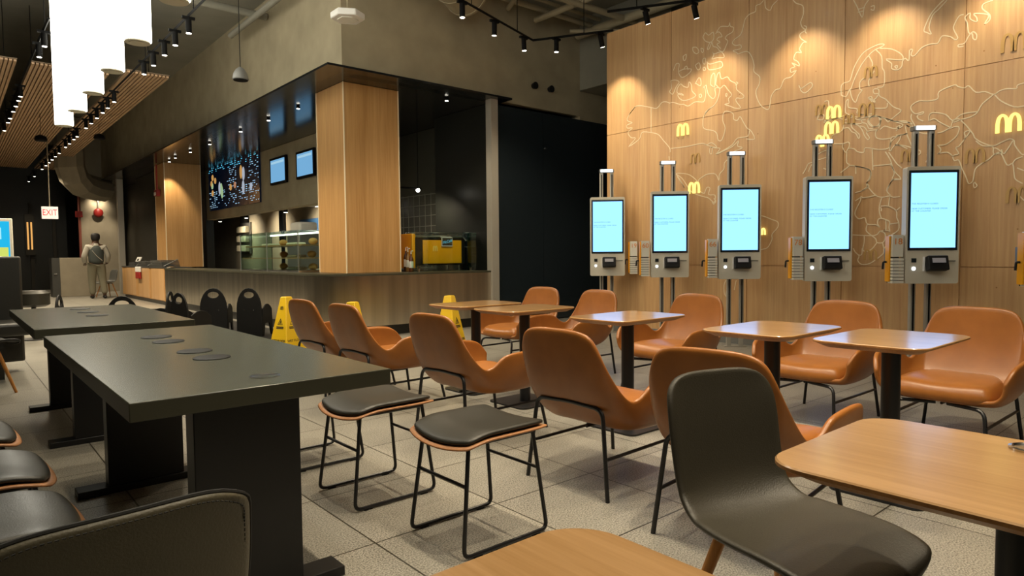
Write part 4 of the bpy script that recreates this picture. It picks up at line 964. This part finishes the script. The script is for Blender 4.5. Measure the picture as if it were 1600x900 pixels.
def track(pts, z, lab, drops=()):
    t = thing('lighting_track', lab, 'track', (0, 0, 0)); mb = MB(); mb.tube(pts, .017, n=4); mb.build('rail', M['black_fixture'], t, smooth=False)
    for x, y in drops: MB().cyl((x, y, z), (x, y, CEIL), .006, n=6).build('hanger', M['black_fixture'], t)
    return t
ZT = 4.2
track([(2.26, 7.6, 3.98), (2.26, 28.5, 4.02)], 4, 'long black lighting track right of the pendants', [(2.26, y) for y in (8.2, 10.6)])
track([(1.03, 9.6, 4.0), (1.03, 22, 4.1)], 4, 'black lighting track left of the pendants', [(1.03, 10)])
track([(3.4, 5.86, ZT), (4.79, 6.47, ZT), (6.46, 7.03, ZT), (7.03, 6.03, ZT)], ZT, 'bent black lighting track before the plaster bulkhead', [(6.05, 6.9), (6.83, 6.39), (5.0, 6.55)])
track([(6.44, 5.62, ZT), (6.98, 4.67, ZT), (6.98, .2, ZT)], ZT, 'black lighting track along the top of the map wall', [(6.62, 5.3), (6.98, 3), (6.98, 1)])
track([(3.4, -.6, ZT), (3.4, 5.80, ZT)], ZT, 'black lighting track over the row of oak tables', [(3.4, 0), (3.4, 4)])
track([(1.9, -.6, ZT), (1.9, 5.2, ZT)], ZT, 'black lighting track over the black stools', [(1.9, 0), (1.9, 4)])
track([(.2, -.8, ZT), (.2, 6.0, ZT)], ZT, 'black lighting track over the left side of the dark tables', [(.2, 0), (.2, 4)])

def head(x, y, z, lab, grp, aim=(0, 0, -1), w=None, ang=60, col=WARM, size=1., blend=.6):
    """track spotlight hanging below the rail at height z"""
    t = thing('track_spotlight', lab, 'spotlight', (x, y, z), 0, grp)
    a = Vector(aim).normalized(); top = Vector((0, 0, -.03)); end = top + a*.16*size
    MB().box(-.07, .07, -.018, .018, -.028, .0).build('adapter', M['black_fixture'], t, smooth=False)
    mb = MB(); mb.cyl(top, end, .034*size, n=20); mb.build('barrel', M['black_fixture'], t)
    MB().cyl(end+a*.001, end+a*.004, .028*size, n=20).build('lens', M['lens'], t)
    if w: spot(t, aim, w, ang, blend, col, tuple(end+a*.012))
    return t
# visible heads on the bent track and the wall track
G1 = 'black spotlights on the bent track'
for x, y, aim, w, lab in ((5.50, 6.72, (.05, .1, -1), W_SEAT*.4, 'spotlight on the slanting arm of the bent track, under the duct'), (6.22, 6.96, (.05, 0, -1), W_SEAT*.4, 'spotlight just left of the corner of the bent track'), (6.62, 6.72, (0, 0, -1), W_SEAT*.4, 'spotlight just right of the corner of the bent track'),
                    (6.93, 6.18, (.5, .15, -1), W_WALL, 'tilted spotlight at the edge of the oak map wall'), (3.98, 6.12, (0, 0, -1), W_SEAT*.5, 'spotlight at the top edge near the white ceiling sensor'), (4.80, 6.47, (0, 0, -1), W_SEAT*.5, 'spotlight at the top edge left of the bent track arm')):
    head(x, y, ZT-.015, lab, G1, aim, w, 130 if w > W_WALL or w < W_WALL else 80)
G2 = 'spotlights washing the map wall'
for i, y in enumerate((5.22, 4.72, 3.62, 2.72, 1.75, .8)):
    x = 6.68 if i == 0 else 6.98
    head(x, y, ZT-.015, ['spotlight at the left end of the wall track', 'spotlight at the top edge over the first map panel seam', 'wall washing spotlight above the greenland outline', 'wall washing spotlight above the scandinavian outline', 'wall washing spotlight above the rightmost kiosk', 'wall washing spotlight past the right edge of the map'][i], G2, (.42, 0, -1), W_WALL, 82, blend=.8)
G3 = 'spotlights over the oak tables'
for i, y in enumerate((.3, 1.4, 2.5, 3.7, 5.0)): head(3.4, y, ZT-.015, 'spotlight over the oak table row, number %s counted from the near end' % ['one', 'two', 'three', 'four', 'five'][i], G3, (0.06*(i % 2), 0, -1), W_SEAT, 78)
for i, y in enumerate((-.3, .9, 2.2, 3.4, 4.6)): head(1.9, y, ZT-.015, 'spotlight over the black stools, number %s counted from the near end' % ['one', 'two', 'three', 'four', 'five'][i], 'spotlights over the black stools', (0, 0, -1), W_SEAT*.9, 78)
for i, y in enumerate((.2, 2.6, 5.0)): head(.2, y, ZT-.015, 'spotlight over the left edge of the dark tables, number %s counted from the near end' % ['one', 'two', 'three'][i], 'spotlights left of the dark tables', (0, 0, -1), W_SEAT*.35, 78)
# long rows receding under the slatted rafts
ROW = [8.42, 9.02, 9.55, 10.15, 10.72, 12.94, 13.53, 14.03, 14.63, 15.28, 15.91, 17.12, 17.6, 18.3, 18.95, 20.12, 20.88, 21.57, 22.29, 23.06, 24.05, 26.3, 28.2]
hd = head(2.26, ROW[0], 3.97, 'nearest spotlight of the long row under the right hand raft', 'small spotlights in the long ceiling rows', w=W_FAR, ang=130)
ordn = ['second', 'third', 'fourth', 'fifth', 'sixth', 'seventh', 'eighth', 'ninth', 'tenth', 'eleventh', 'twelfth', 'thirteenth', 'fourteenth', 'fifteenth', 'sixteenth', 'seventeenth', 'eighteenth', 'nineteenth', 'twentieth', 'twenty first', 'twenty second', 'farthest']
for y, o_ in zip(ROW[1:], ordn): dup(hd, (2.26, y, 3.975+.002*(y-8)), 0, '%s spotlight of the long row right of the pendants' % o_)
for k, y in enumerate((10.11, 10.71, 13.59, 13.99, 14.55, 15.13, 15.93, 16.46, 17.59)): dup(hd, (1.03, y, 3.983+.0081*(y-9.6)), 0, '%s spotlight of the row left of the pendants' % (['nearest']+ordn)[k])
for ch in hd.children:
    if ch.type == 'LIGHT': ch.data.energy = W_FAR
# recessed spots under the black canopy
def downlight(x, y, lab, grp='small downlights under the black canopy', w=W_CANOPY, z=3.655, aim=(0, 0, -1), ang=70):
    t = thing('downlight', lab, 'spotlight', (x, y, z), 0, grp)
    mb = MB(); mb.cyl((0, 0, 0), (0, 0, -.035), .03, n=20); mb.build('housing', M['black_fixture'], t); MB().cyl((0, 0, -.036), (0, 0, -.041), .026, n=20).build('lens', M['lens'], t)
    spot(t, aim, w, ang, .7, WARM, (0, 0, -.05)); return t
for i, y in enumerate((10.75, 12.0, 13.4, 15.3, 16.7, 17.9)): downlight(4.55 - .03*i, y, 'canopy downlight over the steel counter, %s from the oak corner column' % ['first', 'second', 'third', 'fourth', 'fifth', 'sixth'][i])
downlight(6.16, 8.75, 'lone downlight in the black soffit above the espresso machine', w=W_CANOPY*1.2, ang=90)
downlight(4.45, 18.7, 'downlight washing the far oak column', w=W_CANOPY*2.6, aim=(.1, .35, -1), ang=60)
downlight(4.05, 25.6, 'small light over the grey recess wall', w=W_CANOPY*4, aim=(0, .28, -1), ang=70)
track([(5.98, 9.9, 2.33), (6.4, 9.9, 2.33)], 2.33, 'short black rail above the espresso machine')
t = thing('cafe_lamp', 'bright round lamp over the espresso machine', 'lamp', (6.33, 9.9, 2.3)); MB().cyl((0, 0, .03), (0, 0, 1.35), .008, n=8).build('rod', M['black_fixture'], t); MB().ball((0, 0, 0), .035).build('bulb', M['lens'], t); spot(t, (0.4, .3, -1), W_CANOPY*1.5, 150, .8, WARM, (0, 0, -.06))
for i, (y, w) in enumerate(((21.0, 1), (18.7, 1), (15.9, 1), (13.6, .8))):
    t = thing('menu_wall_spotlight', 'small spotlight below the menu wall, %s' % ['nearest the far end', 'left of the middle', 'right of the middle', 'nearest the oak column'][i], 'spotlight', (6.35, y, 2.3), 0, 'spotlights under the menu wall')
    MB().cyl((-.36, 0, 0), (0, 0, 0), .01, n=8).build('arm', M['black_fixture'], t); MB().cyl((0, 0, .04), (0, 0, -.06), .05, n=16).build('barrel', M['black_fixture'], t); MB().cyl((0, 0, -.061), (0, 0, -.066), .042, n=16).build('lens', M['lens'], t)
    spot(t, (1, 0, -.55), W_CANOPY*2.2, 110, .9, WARM, (0, 0, -.08))

# exposed ducts and conduits near the ceiling
t = thing('round_duct', 'large round painted duct ending against the bulkhead at the top', 'duct', (0, 0, 0))
MB().cyl((3.9, 6.75, 5.12), (5.95, 7.9, 4.98), .33, n=40).build('pipe', M['plaster'], t)
mb = MB()
for f in (.55, .8, .98): p = Vector((3.9, 6.75, 5.12)).lerp(Vector((5.95, 7.9, 4.98)), f); d_ = Vector((2.05, 1.15, -.14)).normalized(); mb.cyl(p-d_*.015, p+d_*.015, .34, n=40)
mb.build('joint', M['plaster'], t)
for k, (P, r, lab) in enumerate((([(5.6, 8.1, 5.2), (12.5, 8.1, 5.2)], .045, 'thick conduit running along the bulkhead near the ceiling'), ([(6.3, 7.9, 5.25), (12.5, 7.9, 5.25)], .03, 'thin conduit beside the thick one near the ceiling'), ([(6.2, 7.65, 5.2), (12.5, 7.4, 5.2)], .03, 'slightly slanting conduit near the ceiling'),
                        ([(7.6, 8.2, 5.05), (7.6, 3, 5.05)], .05, 'painted pipe crossing above the corner of the bent track'), ([(8.6, 8.2, 5.0), (8.6, 2, 5.0)], .07, 'wide pipe crossing behind the map wall top'), ([(7.0, 8.2, 5.1), (5.0, 4, 5.1)], .04, 'diagonal painted pipe above the bent track'), ([(9.6, 8.2, 4.9), (9.6, 2, 4.9)], .06, 'farthest crossing pipe over the map wall'), ([(6.4, 7.2, 5.0), (12, 7.0, 5.0)], .05, 'painted sprinkler main below the ceiling'), ([(8.0, 7.8, 4.85), (9.4, 6.6, 4.85)], .03, 'short slanted sprinkler branch'))):
    tag(MB().tube(P, r, n=12).build('ceiling_pipe', M['plaster']), lab, 'pipe')
for k, (a, b, r) in enumerate((((3.9, 9, 5.0), (3.9, 12, 5.0), .05), ((2.9, 9.6, 5.1), (4.15, 9.6, 5.1), .06), ((2.6, 11, 5.1), (4.15, 11, 5.1), .06))):
    tag(MB().tube([a, b], r, n=12).build('ceiling_pipe', M['ceiling_paint']), ['painted pipe hugging the left face of the bulkhead', 'short cross pipe near the bulkhead, nearer one', 'short cross pipe near the bulkhead, farther one'][k], 'pipe')
t = thing('ceiling_sensor', 'white hexagonal ceiling box hanging in front of the bulkhead corner', 'sensor', (3.70, 7.25, 3.94))
MB().poly([(.20*math.cos(R(60*k+30)), .20*math.sin(R(60*k+30))) for k in range(6)], (), .075).build('housing', M['white'], t, bevel=.012)
MB().poly([(.12*math.cos(R(60*k+30)), .12*math.sin(R(60*k+30))) for k in range(6)], (), .01, Matrix.Translation((0, 0, -.011))).build('grille', M['card_white'], t, smooth=False)
MB().cyl((0, 0, .076), (0, 0, CEIL-3.94), .008, n=8).build('rod', M['plaster'], t)
t = thing('dome_speaker', 'small grey bell shaped pendant speaker hanging left of the bulkhead', 'speaker', (2.95, 8.75, 3.42))
MB().lathe([(.095, 0), (.10, .01), (.085, .08), (.055, .13), (.02, .16)], n=28).build('bell', M['grey_metal'], t); MB().lathe([(.088, -.008), (.088, -.001), (.001, -.001)], n=28).build('grille', M['black_fixture'], t); MB().cyl((0, 0, .16), (0, 0, CEIL-3.42), .005, n=6).build('cord', M['black_fixture'], t)
for k, (x, y, z, L) in enumerate(((1.55, 13.2, 3.86, .34), (1.6, 17.0, 3.62, .58), (2.75, 17.6, 3.86, .34))):
    t = thing('raft_speaker', ['dark round speaker below the middle raft, nearer one', 'dark round speaker below the middle raft, farther one', 'dark round speaker below the narrow raft'][k], 'speaker', (x, y, z)); MB().lathe([(.10, 0), (.12, .03), (.09, .10), (.03, .13)]).build('bell', M['black_fixture'], t); MB().cyl((0, 0, .13), (0, 0, L), .005, n=6).build('cord', M['black_fixture'], t)

# ------------------------------------------------------------------ far left: duct elbow, riser, alarms, exit sign, worker
t = thing('duct_elbow', 'large grey duct elbow turning into the far wall under the rafts', 'duct', (0, 0, 0))
MB().tube([(2.95, 24, 5.38), (2.95, 24, 3.95), (3.05, 24.1, 3.65), (3.25, 24.4, 3.48), (3.6, 24.9, 3.42), (4.0, 25.4, 3.42)], .40, n=10).build('pipe', M['lit_grey'], t, smooth=False)
t = thing('riser_pipe', 'thin red pipe running up the corner of the lit recess wall', 'pipe', (3.47, 26.5, 0)); MB().cyl((0, 0, 0), (0, 0, 5.3), .04, n=12).build('pipe', mat('faded_red', (.22, .06, .04), .6), t); MB().box(-.12, .08, -.10, -.03, 2.55, 2.75).build('alarm_box', M['red'], t, bevel=.01)
t = thing('fire_alarm', 'small red fire alarm on a red conduit at the far oak column', 'alarm', (4.36, 19.6, 2.80)); MB().box(-.07, .03, -.12, .12, 0, .17).build('housing', M['red'], t, bevel=.01); MB().box(-.085, -.071, -.07, .09, .02, .10).build('strobe', M['white'], t, smooth=False); MB().cyl((-.02, 0, .171), (-.02, 0, .84), .02, n=10).build('conduit', M['red'], t)
t = thing('alarm_bell', 'round red alarm bell glowing on the lit recess wall', 'alarm bell', (4.02, 26.48, 2.72)); MB().ball((0, 0, 0), .15, (1, .55, 1)).build('gong', M['red'], t); MB().box(-.05, .05, -.06, .06, .42, .95).build('housing', M['black_fixture'], t, smooth=False); MB().cyl((0, 0, .2), (0, 0, .42), .012, n=8).build('conduit', M['grey_metal'], t)
spot(t, (0, .9, -.5), 30, 120, .9, WARM, (0, -.16, .45))
t = thing('exit_sign', 'white hanging exit sign with red letters at the far left', 'sign', (2.0, 20, 2.15), R(-8))
MB().box(-.17, .17, -.03, .03, 0, .30).build('housing', mat('exit_face', (.8, .75, .7), .5, emit=.45, ecol=(1, .9, .85, 1)), t, bevel=.005)
text('lettering', 'EXIT', .150, mat('exit_red', (.7, .03, .05), .5, emit=.25, ecol=(.9, .05, .08, 1)), Matrix.Translation((0, -.032, .15)) @ FACE_S @ Matrix.Diagonal((1, 1.45, 1, 1)), t)
MB().cyl((0, 0, .301), (0, 0, 2.05), .012, n=8).build('rod', M['lit_grey'], t)
t = thing('info_kiosk', 'tall screen stand glowing cyan and yellow at the far left edge', 'kiosk', (.76, 14.5, 0), R(-4))
MB().box(-.17, .14, -.05, .05, .3, 1.86).build('housing', M['kiosk_white'], t, bevel=.01); d = MB().box(-.16, .095, -.058, -.0515, 1.16, 1.81).build('display', emis('cyan_display', (.02, .50, .85), 1.0), t, smooth=False)
MB().box(-.06, .07, -.063, -.059, 1.2, 1.36).build('yellow_panel', emis('yellow_display', (.65, .75, .15), 1.0), d, smooth=False); MB().box(-.08, -.02, -.063, -.059, 1.5, 1.7).build('white_caption', emis('pale_display', (.4, .85, 1), 1.0), d, smooth=False)
MB().box(-.12, .10, -.04, .04, 0, .3).build('stand', M['grey_metal'], t, smooth=False)
t = thing('waste_cabinet', 'grey steel waste cabinet behind the standing worker', 'cabinet', (3.0, 24.2, 0)); MB().box(-.42, .42, -.3, .3, 0, 1.18).build('carcass', M['lit_grey'], t, bevel=.01); MB().box(-.62, -.425, -.3, .3, 0, 1.18).build('side_door', M['tray_grey'], t, smooth=False); MB().box(-.58, -.5, -.33, -.301, .68, .72).build('handle', M['chrome'], t, smooth=False)
t = thing('amber_reflection', 'narrow amber light reflected in the dark entrance', 'lamp', (2.35, 29.8, 1.5)); MB().box(-.14, .14, 0, .05, -.2, 1.3).build('housing', M['dark_wall'], t, smooth=False);  # housing and glowing strips stand in for an amber reflection, not a lamp
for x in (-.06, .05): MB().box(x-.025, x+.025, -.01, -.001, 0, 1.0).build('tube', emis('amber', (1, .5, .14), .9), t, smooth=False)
tag(MB().box(2.75, 3.88, 9.0, 16.5, .001, .012).build('dark_floor_strip', M['black_plastic'], smooth=False), 'long black strip on the floor along the steel counter', 'mat')  # thin black sheet laid over the floor along the counter front
tag(MB().box(1.2, 2.6, 26.2, 28.8, .001, .02).build('floor_mat', M['ink'], smooth=False), 'black door mat on the far floor before the entrance', 'mat')
t = thing('planter_box', 'small pale box on the far floor beside the entrance', 'box', (1.15, 24.5, 0)); MB().box(-.28, .28, -.2, .2, 0, .38).build('box', M['card_white'], t, bevel=.01); MB().box(-.26, .26, -.18, .18, .381, .40).build('lid', M['white'], t, smooth=False)
bt = thing('booth_seat', 'black upholstered booth with tall back at the left edge', 'booth', (0, 8.2, 0))
MB().box(-1.2, .58, .22, .42, .10, 1.18).build('backrest', M['black_leather'], bt, bevel=.02); MB().box(-1.2, .60, -.40, .22, .42, .54).build('seat', M['black_leather'], bt, bevel=.03); MB().box(-1.1, .38, -.28, .15, .0, .42).build('plinth', M['black_paint'], bt, smooth=False)
t = thing('round_stool', 'black round padded stool beyond the booth', 'stool', (.92, 11.6, 0)); MB().lathe([(.15, .47), (.20, .50), (.20, .66), (.15, .70), (.001, .70)], n=28).build('seat', M['black_leather'], t); MB().cyl((0, 0, .02), (0, 0, .47), .03).build('column', M['black_metal'], t); MB().lathe([(.2, 0), (.2, .012), (.05, .02)]).build('base', M['black_metal'], t)
t = thing('cafe_pedestal', 'black pedestal foot of a table beyond the booth', 'table', (.55, 10.9, 0)); MB().lathe([(.17, 0), (.17, .012), (.06, .02)]).build('base', M['black_metal'], t); MB().cyl((0, 0, .02), (0, 0, .70), .05).build('column', M['black_metal'], t); MB().box(-.3, .1, -.3, .3, .70, .73).build('tabletop', M['dark_top'], t, smooth=False)

# worker seen from behind, walking away
def worker(x, y, rz):
    t = thing('person', 'person in white sleeved shirt, grey vest and khaki trousers walking away', 'person', (x, y, 0), rz)
    nd = [(0, 0, .97, .125, .10), (0, .0, 1.12, .120, .095), (0, .0, 1.32, .135, .10), (0, 0, 1.48, .085, .07), (0, .02, 1.56, .062, .066), (0, .03, 1.66, .092, .105), (0, .03, 1.75, .094, .108), (0, .03, 1.80, .06, .07),
          (-.17, 0, 1.45, .062, .06), (-.255, .0, 1.18, .048, .048), (-.22, .16, 1.0, .036, .036), (-.20, .25, .97, .030, .02),
          (.17, 0, 1.45, .062, .06), (.265, .0, 1.18, .048, .048), (.25, .14, 1.0, .036, .036), (.24, .23, .97, .030, .02),
          (-.09, 0, .88, .095, .10), (-.10, .03, .50, .062, .065), (-.10, .0, .10, .042, .045), (-.10, .14, .045, .038, .03),
          (.09, 0, .88, .095, .10), (.12, -.02, .50, .062, .065), (.14, -.12, .12, .042, .045), (.15, .0, .05, .038, .03)]
    ed = [(0, 1), (1, 2), (2, 3), (3, 4), (4, 5), (5, 6), (6, 7), (3, 8), (8, 9), (9, 10), (10, 11), (3, 12), (12, 13), (13, 14), (14, 15), (0, 16), (16, 17), (17, 18), (18, 19), (0, 20), (20, 21), (21, 22), (22, 23)]
    skin('body', nd, ed, M['skin'], t)
    g_ = lambda idx, e: [(nd[i][0], nd[i][1], nd[i][2], nd[i][3]+e, nd[i][4]+e) for i in idx]
    skin('trousers', [(0, 0, 1.08, .155, .135)]+g_([16, 17, 18, 20, 21, 22], .024), [(0, 1), (1, 2), (2, 3), (0, 4), (4, 5), (5, 6)], M['trousers'], t)
    skin('shirt', g_([1, 2, 3, 8, 9, 10, 12, 13, 14, 0], .018), [(9, 0), (0, 1), (1, 2), (2, 3), (3, 4), (4, 5), (2, 6), (6, 7), (7, 8)], M['shirt'], t)
    skin('vest', [(0, 0, .93, .182, .155), (0, 0, 1.10, .176, .150), (0, 0, 1.28, .190, .155), (0, 0, 1.42, .175, .135), (0, 0, 1.49, .11, .095)], [(0, 1), (1, 2), (2, 3), (3, 4)], M['vest'], t)
    MB().lathe([(.085, 1.47), (.10, 1.48), (.075, 1.54), (.07, 1.535)], (0, .01, 0)).build('collar', M['shirt'], t)
    skin('hair', [(0, .0, 1.60, .09, .09), (0, .0, 1.69, .108, .118), (0, .005, 1.77, .110, .118), (0, .01, 1.83, .08, .085)], [(0, 1), (1, 2), (2, 3)], M['hair'], t)
    MB().tube([(-.10, -.142, 1.34), (0, -.150, 1.18), (.11, -.145, 1.06)], .007, n=6).build('apron_string', M['shirt'], t)
    for s, yy in ((-.10, .08), (.15, -.06)): MB().ball((s, yy, .05), .05, (.95, 2.3, .95)).build('shoe', M['shoe'], t)
    for s in (-1, 1):
        mb = MB()
        for k in range(4): mb.tube([(s*.205+(k-1.5)*.017, .27, .965), (s*.205+(k-1.5)*.018, .315-.006*abs(k-1), .95), (s*.205+(k-1.5)*.017, .335, .925)], .0075, n=6)
        mb.tube([(s*.18, .26, .965), (s*.155, .30, .95)], .008, n=6); mb.build('fingers', M['skin'], t)
    return t
worker(3.27, 22.2, R(0)).scale = (1.16, 1.1, 1.03)
